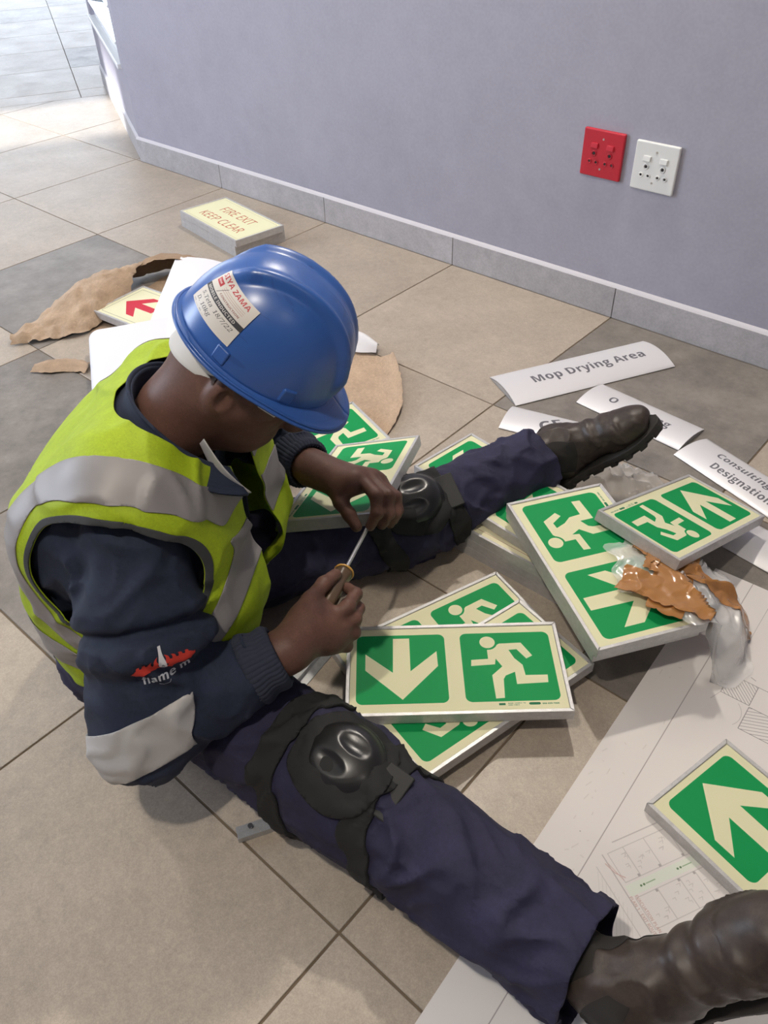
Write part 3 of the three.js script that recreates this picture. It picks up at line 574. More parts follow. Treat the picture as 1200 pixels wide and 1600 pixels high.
{
  const bag = thing('plastic_wrap', 'crumpled clear plastic wrapping with brown tape beside the large sign', 'packaging');
  const rim = (a) => 1 + 0.10 * Math.sin(3 * a + 1) + 0.08 * Math.sin(7 * a) + 0.05 * Math.sin(13 * a + 2) - 0.30 * Math.max(0, Math.cos(a - 2.2));
  const sheet = (grow, lift) => surface((u, v) => { const a = u * Math.PI * 2, r = v * rim(a) * grow, x = 3.075 + Math.cos(a) * r * 0.155, z = 1.0 + Math.sin(a) * r * 0.142; return V(x, bagHeight(x, z) + lift * (0.4 + 0.6 * ridge(x, z, 8.8, 20)), z); }, 110, 40);
  mesh('film', sheet(1, 0.004), film, bag); mesh('inner_film', sheet(0.9, -0.004), film, bag);
  const strip = (x0, z0, x1, z1, w, s, lift) => surface((u, v) => {
    const dx = x1 - x0, dz = z1 - z0, L = Math.hypot(dx, dz), k = (v - 0.5) * w * (1 + 0.12 * N3(u * 2, s, 1)), x = x0 + dx * u - dz / L * k, z = z0 + dz * u + dx / L * k;
    return V(x + 0.004 * N3(u * 6, v * 2, s), bagHeight(x, z) + lift + 0.002 * ridge(u, v, s, 2), z + 0.004 * N3(u * 6, v * 2, s + 4));
  }, 44, 10, 0.0005);
  mesh('brown_tape', strip(3.05, 0.915, 3.105, 1.115, 0.066, 2, 0.004), tape, bag);
  mesh('brown_tape', strip(2.985, 0.985, 3.215, 0.945, 0.044, 5, 0.006), tape, bag);
  mesh('brown_tape', strip(3.01, 1.085, 3.17, 1.055, 0.058, 9, 0.007), tape, bag);
  mesh('brown_tape', strip(3.01, 0.93, 3.04, 1.04, 0.026, 12, 0.008), tape, bag);
  const small = thing('plastic_bag', 'small crumpled clear plastic bag in front of the far boot', 'packaging');
  mesh('film', surface((u, v) => { const a = u * Math.PI * 2, r = v * rim(a + 1), x = Math.cos(a) * r * 0.115, z = Math.sin(a) * r * 0.062, e = Math.max(0, 1 - v * v); return V(x, 0.002 + Math.pow(e, 0.6) * 0.042 + ridge(x, z, 21, 22) * 0.018 * Math.min(1, e * 3), z); }, 72, 26), film, small);
  small.position.set(2.815, 0.001, 0.705); small.rotation.y = rad(15);
}

// ---------------------------------------------------------------- the worker; own axes: x forward, y up, z to the worker's right
const person = thing('person', 'seated worker in blue helmet, yellow vest and navy workwear using a screwdriver', 'person');
person.position.set(2.44, 0, 1.62); person.rotation.y = rad(34.9);
const J = {
  neck: [0.09, 0.535, 0], shR: [0.062, 0.445, 0.158], elR: [0.070, 0.208, 0.300], wrR: [0.256, 0.264, 0.192],
  shL: [0.07, 0.465, -0.17], elL: [0.07, 0.27, -0.345], wrL: [0.222, 0.291, -0.195],
  hipR: [-0.02, 0.105, 0.09], knR: [0.339, 0.112, 0.307], anR: [0.705, 0.102, 0.532], hipL: [-0.02, 0.105, -0.09], knL: [0.385, 0.088, -0.297], anL: [0.664, 0.100, -0.514],
};
const mix3 = (a, b, t) => [a[0] + (b[0] - a[0]) * t, a[1] + (b[1] - a[1]) * t, a[2] + (b[2] - a[2]) * t];
const along = (p, a, b) => { const d = [b[0] - a[0], b[1] - a[1], b[2] - a[2]]; return ((p[0] - a[0]) * d[0] + (p[1] - a[1]) * d[1] + (p[2] - a[2]) * d[2]) / (d[0] ** 2 + d[1] ** 2 + d[2] ** 2); };
const crease = (x, y, z, s) => { const w = N3(x * 5, y * 5, z * 5 + s) * 0.35; const v = N3(x * 5.5 + w, y * 8 + w, z * 5.5 + s + w), n = 1.08 - Math.sqrt(v * v + 0.012); return n * n * n; };

// --- head frame: forward, up, side
const HA = rad(38), hf = [Math.cos(HA), -Math.sin(HA), 0], hu = [Math.sin(HA), Math.cos(HA), 0], HC = [0.210, 0.630, -0.014];
const H = (f, u, s) => [HC[0] + hf[0] * f + hu[0] * u, HC[1] + hf[1] * f + hu[1] * u, HC[2] + s];
const hax = [hf, hu, [0, 0, 1]];
const headField = (() => {
  const parts = [ell(H(-0.008, -0.006, 0), [0.090, 0.092, 0.072], hax), cap(H(0.03, -0.055, 0), H(0.048, -0.112, 0), 0.056, 0.034), cap(H(0.0, -0.06, 0.045), H(0.04, -0.11, 0.022), 0.03, 0.024), cap(H(0.0, -0.06, -0.045), H(0.04, -0.11, -0.022), 0.03, 0.024),
    cap(J.neck, H(-0.03, -0.07, 0), 0.062, 0.056), cap([0.03, 0.47, -0.08], [0.03, 0.47, 0.08], 0.06, 0.06)];
  const base = union(parts, 0.045);
  const fine = [cap(H(0.092, -0.03, 0), H(0.105, -0.062, 0), 0.009, 0.013), cap(H(0.096, -0.066, -0.011), H(0.096, -0.066, 0.011), 0.009), cap(H(0.078, -0.012, -0.03), H(0.078, -0.012, 0.03), 0.014), cap(H(0.077, -0.092, -0.014), H(0.077, -0.092, 0.014), 0.0085), cap(H(0.075, -0.105, -0.011), H(0.075, -0.105, 0.011), 0.008), ell(H(0.066, -0.032, 0.031), [0.012, 0.011, 0.014], hax), ell(H(0.066, -0.032, -0.031), [0.012, 0.011, 0.014], hax)];
  const fineU = union(fine, 0.012);
  const ear = (s) => { const o = ell(H(-0.012, -0.037, s * 0.077), [0.019, 0.031, 0.013], hax), i = ell(H(-0.007, -0.035, s * 0.089), [0.010, 0.019, 0.010], hax); return (x, y, z) => Math.max(o(x, y, z), -i(x, y, z)); };
  const e1 = ear(1), e2 = ear(-1);
  return (x, y, z) => Math.min(smin(smin(base(x, y, z), fineU(x, y, z), 0.014), Math.min(e1(x, y, z), e2(x, y, z)), 0.008));
})();
// --- hands: every finger a chain of its own
function chain(pts, r0, r1) { const o = []; for (let i = 0; i + 1 < pts.length; i++) { const n = pts.length - 1; o.push(cap(pts[i], pts[i + 1], r0 + (r1 - r0) * i / n, r0 + (r1 - r0) * (i + 1) / n)); } return union(o, 0.006); }
const handR = (() => {
  const palm = union([cap(mix3(J.elR, J.wrR, 0.7), J.wrR, 0.036, 0.028), cap(J.wrR, [0.283, 0.262, 0.152], 0.028, 0.033), cap([0.275, 0.272, 0.142], [0.305, 0.243, 0.142], 0.026, 0.027), cap([0.285, 0.262, 0.118], [0.312, 0.24, 0.128], 0.022, 0.021)], 0.03);
  const f = [chain([[0.268, 0.278, 0.155], [0.277, 0.291, 0.118], [0.291, 0.289, 0.082], [0.303, 0.279, 0.052]], 0.0145, 0.0098), chain([[0.306, 0.268, 0.135], [0.331, 0.275, 0.112], [0.338, 0.268, 0.079], [0.321, 0.259, 0.058]], 0.0118, 0.0088),
    chain([[0.318, 0.254, 0.138], [0.341, 0.255, 0.118], [0.342, 0.246, 0.088], [0.321, 0.241, 0.075]], 0.0115, 0.0088), chain([[0.320, 0.240, 0.143], [0.340, 0.236, 0.128], [0.337, 0.228, 0.102], [0.315, 0.227, 0.092]], 0.011, 0.0085), chain([[0.313, 0.228, 0.150], [0.330, 0.219, 0.141], [0.325, 0.212, 0.119], [0.307, 0.214, 0.109]], 0.010, 0.0078)];
  return (x, y, z) => { let d = palm(x, y, z); for (const k of f) d = smin(d, k(x, y, z), 0.007); return d; };
})();
const handL = (() => {
  const palm = union([cap(mix3(J.elL, J.wrL, 0.7), J.wrL, 0.035, 0.026), cap(J.wrL, [0.300, 0.303, -0.152], 0.026, 0.019), cap(J.wrL, [0.330, 0.292, -0.172], 0.024, 0.016), cap([0.25, 0.29, -0.17], [0.282, 0.287, -0.138], 0.021, 0.016), cap([0.305, 0.302, -0.152], [0.345, 0.28, -0.178], 0.017, 0.014)], 0.024);
  const f = [chain([[0.272, 0.287, -0.145], [0.284, 0.276, -0.124], [0.300, 0.262, -0.109], [0.314, 0.249, -0.094]], 0.0145, 0.0098), chain([[0.318, 0.306, -0.15], [0.346, 0.300, -0.120], [0.349, 0.276, -0.101], [0.338, 0.252, -0.094]], 0.0122, 0.0088),
    chain([[0.334, 0.300, -0.160], [0.365, 0.291, -0.131], [0.368, 0.267, -0.112], [0.356, 0.246, -0.105]], 0.012, 0.0088), chain([[0.343, 0.289, -0.170], [0.375, 0.277, -0.144], [0.379, 0.256, -0.126], [0.369, 0.239, -0.117]], 0.0112, 0.0085), chain([[0.347, 0.278, -0.179], [0.376, 0.264, -0.161], [0.381, 0.246, -0.144], [0.374, 0.232, -0.134]], 0.0098, 0.0076)];
  return (x, y, z) => { let d = palm(x, y, z); for (const k of f) d = smin(d, k(x, y, z), 0.007); return d; };
})();
{
  const coarse = union([cap([-0.05, 0.13, -0.06], [-0.05, 0.13, 0.06], 0.1), cap([-0.05, 0.14, 0], [0.0, 0.42, 0], 0.1, 0.1), cap([0.03, 0.46, -0.12], [0.03, 0.46, 0.12], 0.06), cap(J.shR, J.elR, 0.05, 0.042), cap(J.elR, mix3(J.elR, J.wrR, 0.8), 0.042, 0.034), cap(J.shL, J.elL, 0.05, 0.042), cap(J.elL, mix3(J.elL, J.wrL, 0.8), 0.042, 0.033),
    cap(J.hipR, J.knR, 0.075, 0.055), cap(J.knR, J.anR, 0.052, 0.04), cap(J.hipL, J.knL, 0.075, 0.055), cap(J.knL, J.anL, 0.05, 0.04)], 0.03);
  const box3 = (a, b, m) => [[Math.min(a[0], b[0]) - m, Math.min(a[1], b[1]) - m, Math.min(a[2], b[2]) - m], [Math.max(a[0], b[0]) + m, Math.max(a[1], b[1]) + m, Math.max(a[2], b[2]) + m]];
  const geos = [isoMesh(coarse, [-0.2, 0.0, -0.6], [0.75, 0.56, 0.6], 0.016), isoMesh(headField, [0.0, 0.38, -0.13], [0.36, 0.74, 0.13], 0.004), isoMesh(handR, [0.2, 0.17, 0.03], [0.37, 0.32, 0.27], 0.0026), isoMesh(handL, [0.14, 0.19, -0.28], [0.41, 0.345, -0.06], 0.0026)];
  for (const g of geos) boxUV(g, 6);
  const skinTex = grainTex(256, 81, [[8, 0.06], [40, 0.06], [0, 0.06]]);
  mesh('body', mergeGeometries(geos), phys({ color: lin(0.165, 0.082, 0.060), roughness: 0.52, map: skinTex, specularIntensity: 0.6 }), person);
  const nail = std(lin(0.30, 0.19, 0.155), 0.35);
  // hair: close-cropped, only where the helmet leaves it open
  mesh('hair', inflate(clipMesh(isoMesh(headField, [0.03, 0.48, -0.12], [0.34, 0.74, 0.12], 0.0045), (x, y, z) => { const f = (x - HC[0]) * hf[0] + (y - HC[1]) * hf[1], u = (x - HC[0]) * hu[0] + (y - HC[1]) * hu[1]; return Math.min(u + 0.026 + 0.006 * N3(f * 30, z * 30, 2), -0.028 - f); }), 0.0012), std(lin(0.045, 0.028, 0.023), 0.9), person);
}
// --- trousers
const trouserTex = grainTex(256, 91, [[6, 0.08], [30, 0.06], [0, 0.10]]); trouserTex.repeat.set(3, 3);
const navyT = std(lin(0.024, 0.022, 0.062), 0.85, 0, { map: trouserTex }), navyJ = std(lin(0.0155, 0.0245, 0.055), 0.85, 0, { map: trouserTex });
const dirOf = (a, b) => { const d = [b[0] - a[0], b[1] - a[1], b[2] - a[2]], l = Math.hypot(...d); return d.map((v) => v / l); };
const dCalfR = dirOf(J.knR, J.anR), dCalfL = dirOf(J.knL, J.anL);
const trouserField = (() => {
  const base = union([cap([-0.06, 0.115, -0.07], [-0.06, 0.115, 0.07], 0.118), cap(J.hipR, J.knR, 0.106, 0.085), cap(J.knR, [J.anR[0] + dCalfR[0] * 0.03, J.anR[1], J.anR[2] + dCalfR[2] * 0.03], 0.080, 0.072), cap(J.hipL, J.knL, 0.098, 0.080), cap(J.knL, [J.anL[0] + dCalfL[0] * 0.03, J.anL[1], J.anL[2] + dCalfL[2] * 0.03], 0.074, 0.068)], 0.045);
  return (x, y, z) => {
    let d = base(x, y, z); if (d > 0.06) return d - 0.02;
    d -= crease(x, y, z, 3) * 0.012 + crease(x * 1.9, y * 1.5, z * 1.9, 9) * 0.005 - 0.005;
    return Math.max(d, 0.003 - y);
  };
})();
const trouserRaw = isoMesh(trouserField, [-0.22, -0.008, -0.66], [0.84, 0.26, 0.68], 0.0062);
const trouserGeo = clipMesh(trouserRaw, (x, y, z) => (z > 0 ? -0.030 - ((x - J.anR[0]) * dCalfR[0] + (z - J.anR[2]) * dCalfR[2]) - 0.15 * (y - 0.1) : -0.020 - ((x - J.anL[0]) * dCalfL[0] + (z - J.anL[2]) * dCalfL[2]) - 0.1 * (y - 0.1)) + 0.004 * N3(y * 12, z * 8, 4));
boxUV(trouserGeo, 1);
const trousers = mesh('trousers', solidify(trouserGeo, 0.003), navyT, person);
// --- jacket
const torso = union([cap([-0.035, 0.12, -0.068], [-0.035, 0.12, 0.068], 0.118), cap([-0.060, 0.25, -0.068], [-0.060, 0.25, 0.068], 0.118), cap([-0.028, 0.385, -0.09], [-0.028, 0.385, 0.09], 0.115), cap([0.045, 0.475, -0.105], [0.045, 0.475, 0.105], 0.078), cap([0.02, 0.27, -0.05], [0.02, 0.27, 0.05], 0.115)], 0.06);
const armsU = union([cap(J.shR, mix3(J.shR, J.elR, 0.45), 0.064, 0.080), cap(mix3(J.shR, J.elR, 0.45), J.elR, 0.080, 0.070), cap(J.elR, mix3(J.elR, J.wrR, 0.74), 0.072, 0.048), cap(J.shL, mix3(J.shL, J.elL, 0.45), 0.062, 0.076), cap(mix3(J.shL, J.elL, 0.45), J.elL, 0.076, 0.07), cap(J.elL, mix3(J.elL, J.wrL, 0.74), 0.068, 0.044)], 0.03);
const jacketField = (x, y, z) => {
  let d = smin(torso(x, y, z), armsU(x, y, z), 0.04); if (d > 0.06) return d - 0.02;
  const tR = z > 0 ? along([x, y, z], J.shR, J.elR) : 0.5;
  d -= crease(x, y, z, 21) * 0.009 + crease(x * 1.8, y * 1.5, z * 1.8, 27) * 0.004 - 0.004;
  // the fold across the upper arm and the creases at the bend of the elbow
  if (z > 0.1) { d += 0.016 * Math.exp(-(((tR - 0.44 + 0.6 * (x - 0.07)) / 0.035) ** 2)) - 0.009 * Math.exp(-(((tR - 0.56 + 0.6 * (x - 0.07)) / 0.06) ** 2)); const q = Math.hypot(x - 0.14, y - 0.24, z - 0.24); d += 0.004 * Math.sin(q * 110) * Math.exp(-((q / 0.07) ** 2)); }
  return Math.max(d, 0.02 - y);
};
const cuffR = cap(mix3(J.elR, J.wrR, 0.55), J.wrR, 0), cuffL = cap(mix3(J.elL, J.wrL, 0.55), J.wrL, 0);
const jacketGeo = clipMesh(isoMesh(jacketField, [-0.23, 0.01, -0.46], [0.29, 0.585, 0.42], 0.0058), (x, y, z) => {
  const wr = (z > 0 ? cuffR(x, y, z) : cuffL(x, y, z)) < 0.075 ? 0.79 - (z > 0 ? along([x, y, z], J.elR, J.wrR) : along([x, y, z], J.elL, J.wrL)) : 1;
  return Math.min(wr, Math.hypot(x - 0.115, (y - 0.545) * 0.9, z) - 0.072);
});
boxUV(jacketGeo, 1);
const jacket = mesh('jacket', jacketGeo, navyJ, person);
const cuffMat = std(lin(0.026, 0.031, 0.052), 0.95);
function cuff(el, wr, t0, t1, r0, r1) {
  const a = V(...mix3(el, wr, t0)), b = V(...mix3(el, wr, t1)), d = b.clone().sub(a).normalize(), e = V(0, 1, 0).cross(d).normalize(), n = d.clone().cross(e);
  const g = surface((u, v) => { const th = u * Math.PI * 2, k = v < 0.08 || v > 0.92 ? -0.003 : 0, r = r0 + (r1 - r0) * v + k + 0.0016 * Math.cos(th * 42) + 0.002 * Math.sin(v * 9); return a.clone().lerp(b, v).addScaledVector(e, Math.cos(th) * r).addScaledVector(n, Math.sin(th) * r); }, 336, 16, 0.004);
  mesh('cuff', g, cuffMat, jacket);
}
cuff(J.elR, J.wrR, 0.71, 0.93, 0.049, 0.041); cuff(J.elL, J.wrL, 0.71, 0.94, 0.046, 0.039);
// collar: stands round the neck and falls open in front
{
  const c = (R0, h, out, drop) => surface((u, v) => {
    const th = (u - 0.5) * rad(262), bx = -Math.cos(th), bz = Math.sin(th), front = (1 - Math.cos(th)) / 2;
    const r = R0 + out * v * v + 0.012 * front, y = 0.538 - drop * Math.pow(front, 1.2) + h * v * (1 - 0.35 * front);
    return V(0.098 + bx * r * 1.05 + 0.02 * v * (1 - front), y, -0.004 + bz * r);
  }, 60, 10, 0.004);
  mesh('collar', c(0.073, 0.050, 0.006, 0.13), navyJ, jacket);
  mesh('collar_fall', c(0.080, -0.030, 0.040, 0.125).translate(0.012, 0.054, 0), navyJ, jacket);
  const tagG = surface((u, v) => { const a = V(0.140, 0.535, 0.064).lerp(V(0.186, 0.452, 0.070), u); return a.add(V(0.030 * (v - 0.5) * (0.45 + 0.6 * u), 0.020 * (v - 0.5), 0.010 * Math.sin(u * 3) + 0.016 * (v - 0.5))); }, 14, 6, 0.0015);
  const tg = mesh('shirt_collar', tagG, std(lin(0.62, 0.60, 0.60), 0.8), person); tg.userData.label = 'white shirt collar showing inside the navy collar';
}
// silver band above the elbow and the embroidered badge
const silver = std(lin(0.42, 0.41, 0.40), 0.5, 0.1), silverV = std(lin(0.25, 0.235, 0.232), 0.5, 0.1);
{
  const g = clipMesh(jacketGeo, (x, y, z) => (z < 0.12 || y > 0.42 ? -1 : Math.min(along([x, y, z], J.shR, J.elR) - 0.88 + 1.75 * (x - 0.07), 1.17 - along([x, y, z], J.shR, J.elR) - 1.75 * (x - 0.07), 0.150 - x)));
  mesh('reflective_band', solidify(inflate(g, 0.0026), 0.0022), silver, jacket);
  const flame = canvasTex(512, 400, (q) => {
    q.clearRect(0, 0, 512, 400); q.fillStyle = '#c9382b';
    for (const s of [-1, 1]) for (let i = 0; i < 4; i++) { q.save(); q.translate(256 + s * (30 + i * 48), 150 + i * 8); q.scale(s, 1); q.beginPath(); q.moveTo(-20, 40); q.bezierCurveTo(10, 50, 40, 20, 20, -10); q.bezierCurveTo(60, 0, 70, 30, 100 - i * 8, 10); q.bezierCurveTo(90, 50, 50, 70, -20, 62); q.fill(); q.beginPath(); q.moveTo(-10, 10); q.bezierCurveTo(10, -10, 10, -40, -6, -58 + i * 10); q.bezierCurveTo(40, -40, 40, 0, 16, 30); q.fill(); q.restore(); }
    q.fillStyle = '#cfcfd2'; q.beginPath(); q.moveTo(246, 20); q.lineTo(268, 20); q.bezierCurveTo(266, 110, 290, 140, 288, 190); q.bezierCurveTo(286, 232, 228, 232, 226, 190); q.bezierCurveTo(224, 140, 248, 110, 246, 20); q.fill();
    q.fillStyle = '#7d8087'; q.beginPath(); q.ellipse(258, 190, 13, 22, 0, 0, 7); q.fill();
    q.fillStyle = '#b9bcc4'; q.font = 'bold 96px sans-serif'; q.textAlign = 'center'; q.fillText('flame m', 256, 335); q.strokeStyle = '#8a8d96'; q.lineWidth = 6; q.beginPath(); q.arc(230, 320, 60, 0.5, 2.4); q.stroke();
  });
  // patch of the sleeve round the badge, printed flat
  const c = V(0.130, 0.352, 0.318), nrm = V(0.35, 0.25, 0.9).normalize(), up = V(-0.10, 0.93, -0.22); up.addScaledVector(nrm, -up.dot(nrm)).normalize(); const rt = up.clone().cross(nrm);
  const W = 0.084, Hh = 0.066;
  const badgeGeo = inflate(clipMesh(jacketGeo, (x, y, z) => { const d = V(x, y, z).sub(c), n = d.dot(nrm); if (Math.abs(n) > 0.06 || z < 0.18) return -1; return Math.min(W / 2 - Math.abs(d.dot(rt)), Hh / 2 - Math.abs(d.dot(up))); }), 0.0012);
  const p = badgeGeo.attributes.position, uv = new Float32Array(p.count * 2); for (let i = 0; i < p.count; i++) { const d = V(p.getX(i), p.getY(i), p.getZ(i)).sub(c); uv[2 * i] = d.dot(rt) / W + 0.5; uv[2 * i + 1] = d.dot(up) / Hh + 0.5; }
  badgeGeo.setAttribute('uv', new THREE.BufferAttribute(uv, 2));
  if (p.count > 3) mesh('embroidered_badge', badgeGeo, std(lin(1, 1, 1), 0.8, 0, { map: flame, transparent: true, alphaTest: 0.5 }), jacket).userData.label = 'embroidered red flames and white bottle above grey lettering';
}
// --- high visibility vest
const vestBase = union([torso, cap([0.070, 0.27, -0.115], [0.070, 0.27, 0.115], 0.112), cap([0.068, 0.40, -0.115], [0.068, 0.40, 0.115], 0.090), cap([0.05, 0.465, -0.118], [0.05, 0.465, 0.118], 0.084)], 0.05);
const vestField = (x, y, z) => { let d = vestBase(x, y, z) - 0.014; if (Math.abs(d) > 0.05) return d; d -= crease(x * 0.9, y * 1.1, z * 0.9, 41) * 0.007 + 0.012 * Math.max(0, 0.2 - y) * 3 * (0.5 + 0.5 * N3(x * 8, 3, z * 8)) - 0.003; return d; };
const armHole = (x, y, z) => { const top = Math.max(0, Math.min(1, (y - 0.42) / 0.09)); return armHole2(x, y, z) + top * Math.max(0, 0.15 - Math.abs(z)) * 0.9; };
const armHole2 = (x, y, z) => { const X = x - 0.034, Y = y - 0.398, c = 0.92, s = 0.39, a = X * c + Y * s, b = -X * s + Y * c; return (Math.hypot(a / 0.120, b / 0.112) - 1) * 0.13 * (Math.abs(z) > 0.03 ? 1 : 9); };
const vestKeep = (x, y, z) => {
  const nk = Math.hypot(x - 0.11, (y - 0.56) * 0.95, z) - 0.104;
  const open = x > 0.07 ? Math.abs(z) - 0.045 - Math.max(0, 0.35 - y) * 0.10 : 1;
  const hem = y - (x > 0.05 ? 0.125 + 0.25 * (x - 0.05) : 0.028 + 0.0 * x);
  return Math.min(nk, open, hem, armHole(x, y, z));
};
const vestAll = isoMesh(vestField, [-0.26, 0.0, -0.29], [0.25, 0.61, 0.29], 0.0058);
const yellowTex = grainTex(256, 95, [[10, 0.04], [50, 0.04], [0, 0.07]]); yellowTex.repeat.set(4, 4);
const yellow = std(lin(0.43, 0.585, 0.006), 0.7, 0, { map: yellowTex });
const vest = mesh('safety_vest', boxUV(solidify(clipMesh(vestAll, vestKeep), 0.0016)), yellow, person);
const strap = (keep, name, m, up = 0.0016) => mesh(name, solidify(inflate(clipMesh(vestAll, (x, y, z) => Math.min(vestKeep(x, y, z), keep(x, y, z))), up), 0.0014), m, vest);
for (const s of [1, -1]) {
  strap((x, y, z) => Math.min(z * s - 0.03, armHole(x, y, z) - 0.026, 0.066 - armHole(x, y, z)), 'reflective_strip', silverV);
  strap((x, y, z) => Math.min(z * s - 0.04, 0.009 - armHole(x, y, z)), 'edge_binding', std(lin(0.045, 0.048, 0.05), 0.8), 0.002);
}
strap((x, y, z) => { const c = 0.205 - 0.25 * (x + 0.05); return Math.min(y - c + 0.024, c + 0.026 - y, armHole(x, y, z) - 0.004); }, 'reflective_strip', silverV, 0.0022);
// --- knee pads
const padFabric = std(lin(0.012, 0.012, 0.012), 0.85), padShell = phys({ color: lin(0.011, 0.011, 0.011), roughness: 0.34, clearcoat: 0.25, clearcoatRoughness: 0.25 });
function kneePad(kn, an, hip, side, capAt, nrm, r) {
  const g = new THREE.Group(); g.name = 'knee_pad'; person.add(g);
  const t = (x, y, z) => ((x - capAt[0]) * (an[0] - hip[0]) + (z - capAt[2]) * (an[2] - hip[2])) / Math.hypot(an[0] - hip[0], an[2] - hip[2]);
  const near = (x, y, z) => 0.16 - Math.hypot(x - kn[0], z - kn[2]);
  const keep = (f) => clipMesh(trouserGeo, (x, y, z) => (z * side < 0 ? -1 : Math.min(near(x, y, z), y - 0.004, f(x, y, z))));
  const wob = (x, y, z) => 0.008 * N3(x * 12, y * 12, z * 12 + 4);
  mesh('strap', solidify(inflate(keep((x, y, z) => 0.020 - Math.abs(t(x, y, z) + 0.068 + wob(x, y, z) + 0.3 * (y - 0.1))), 0.005), 0.0045), padFabric, g);
  mesh('strap', solidify(inflate(keep((x, y, z) => 0.020 - Math.abs(t(x, y, z) - 0.085 + wob(x, y, z) + 0.3 * (y - 0.1))), 0.005), 0.0045), padFabric, g);
  mesh('pad', solidify(inflate(keep((x, y, z) => { const q = [x - capAt[0], y - capAt[1], z - capAt[2]]; return 0.074 + 0.5 * wob(x, y, z) - Math.hypot(...q); }), 0.007), 0.0065), padFabric, g);
  // moulded shell with two dimples
  const e = V(an[0] - hip[0], 0, an[2] - hip[2]).normalize(), n = V(...nrm).normalize(), w = e.clone().cross(n).normalize(), e2 = n.clone().cross(w).normalize();
  const bodyF = ell([0, -0.004, 0], [0.056, 0.024, 0.050]), dims = [ell([-0.012, 0.020, 0.022], [0.030, 0.0085, 0.0145]), ell([0.010, 0.020, -0.022], [0.030, 0.0085, 0.0145])], flange = ell([0, -0.008, 0], [0.061, 0.007, 0.055]);
  const sh = (x, y, z) => { let d = smin(bodyF(x, y, z), flange(x, y, z), 0.006); for (const k of dims) d = -smin(-d, k(x, y, z), 0.004); return Math.max(d, -0.014 - y); };
  const m = mesh('shell', isoMesh(sh, [-0.072, -0.022, -0.066], [0.072, 0.04, 0.066], 0.0026), padShell, g);
  m.matrixAutoUpdate = true; m.quaternion.setFromRotationMatrix(new THREE.Matrix4().makeBasis(e2, n, e2.clone().cross(n))); m.position.set(...capAt);
  const flap = mesh('flap', rbox(0.042, 0.006, 0.07, 0.0025), std(lin(0.022, 0.022, 0.021), 0.7), g); flap.quaternion.copy(m.quaternion); flap.position.set(capAt[0] + e.x * 0.075, capAt[1] - 0.010, capAt[2] + e.z * 0.075);
}
kneePad(J.knR, J.anR, J.hipR, 1, [0.352, 0.199, 0.318], [-0.05, 1, 0.22], 0.1);
kneePad(J.knL, J.anL, J.hipL, -1, [0.397, 0.173, -0.264], [0.1, 0.85, 0.5], 0.1);
// --- boots: own axes x towards the toe, y off the sole
const leatherTex = grainTex(256, 97, [[5, 0.12], [16, 0.10], [60, 0.06], [0, 0.06]]); leatherTex.repeat.set(5, 5);
const leather = phys({ color: lin(0.060, 0.044, 0.036), roughness: 0.42, map: leatherTex, specularIntensity: 0.7 }), rubber = std(lin(0.035, 0.031, 0.028), 0.75, 0, { map: leatherTex }), elastic = std(lin(0.018, 0.016, 0.014), 0.9);
const soleHalf = (x) => { const L = 0.292, a = 0.036 + 0.014 * Math.exp(-(((x - 0.205) / 0.06) ** 2)) - 0.004 * Math.exp(-(((x - 0.10) / 0.04) ** 2)); const r0 = 0.045, r1 = 0.062; if (x < r0) return a * Math.sqrt(Math.max(0, 1 - ((r0 - x) / r0) ** 2)); if (x > L - r1) return a * Math.sqrt(Math.max(0, 1 - ((x - L + r1) / r1) ** 2)); return a; };
function soleShape(grow, lug) { const pts = [], n = 90; for (const s of [1, -1]) for (let i = 0; i <= n; i++) { const k = s > 0 ? i / n : 1 - i / n, x = k * 0.292; let w = soleHalf(x) + grow; if (lug) w -= (Math.floor(k * 15) % 2 && (k < 0.36 || k > 0.44) ? lug : 0); pts.push(new THREE.Vector2(x + (k < 0.02 ? -grow : k > 0.98 ? grow : 0), s * Math.max(0.0, w))); } return new THREE.Shape(pts); }
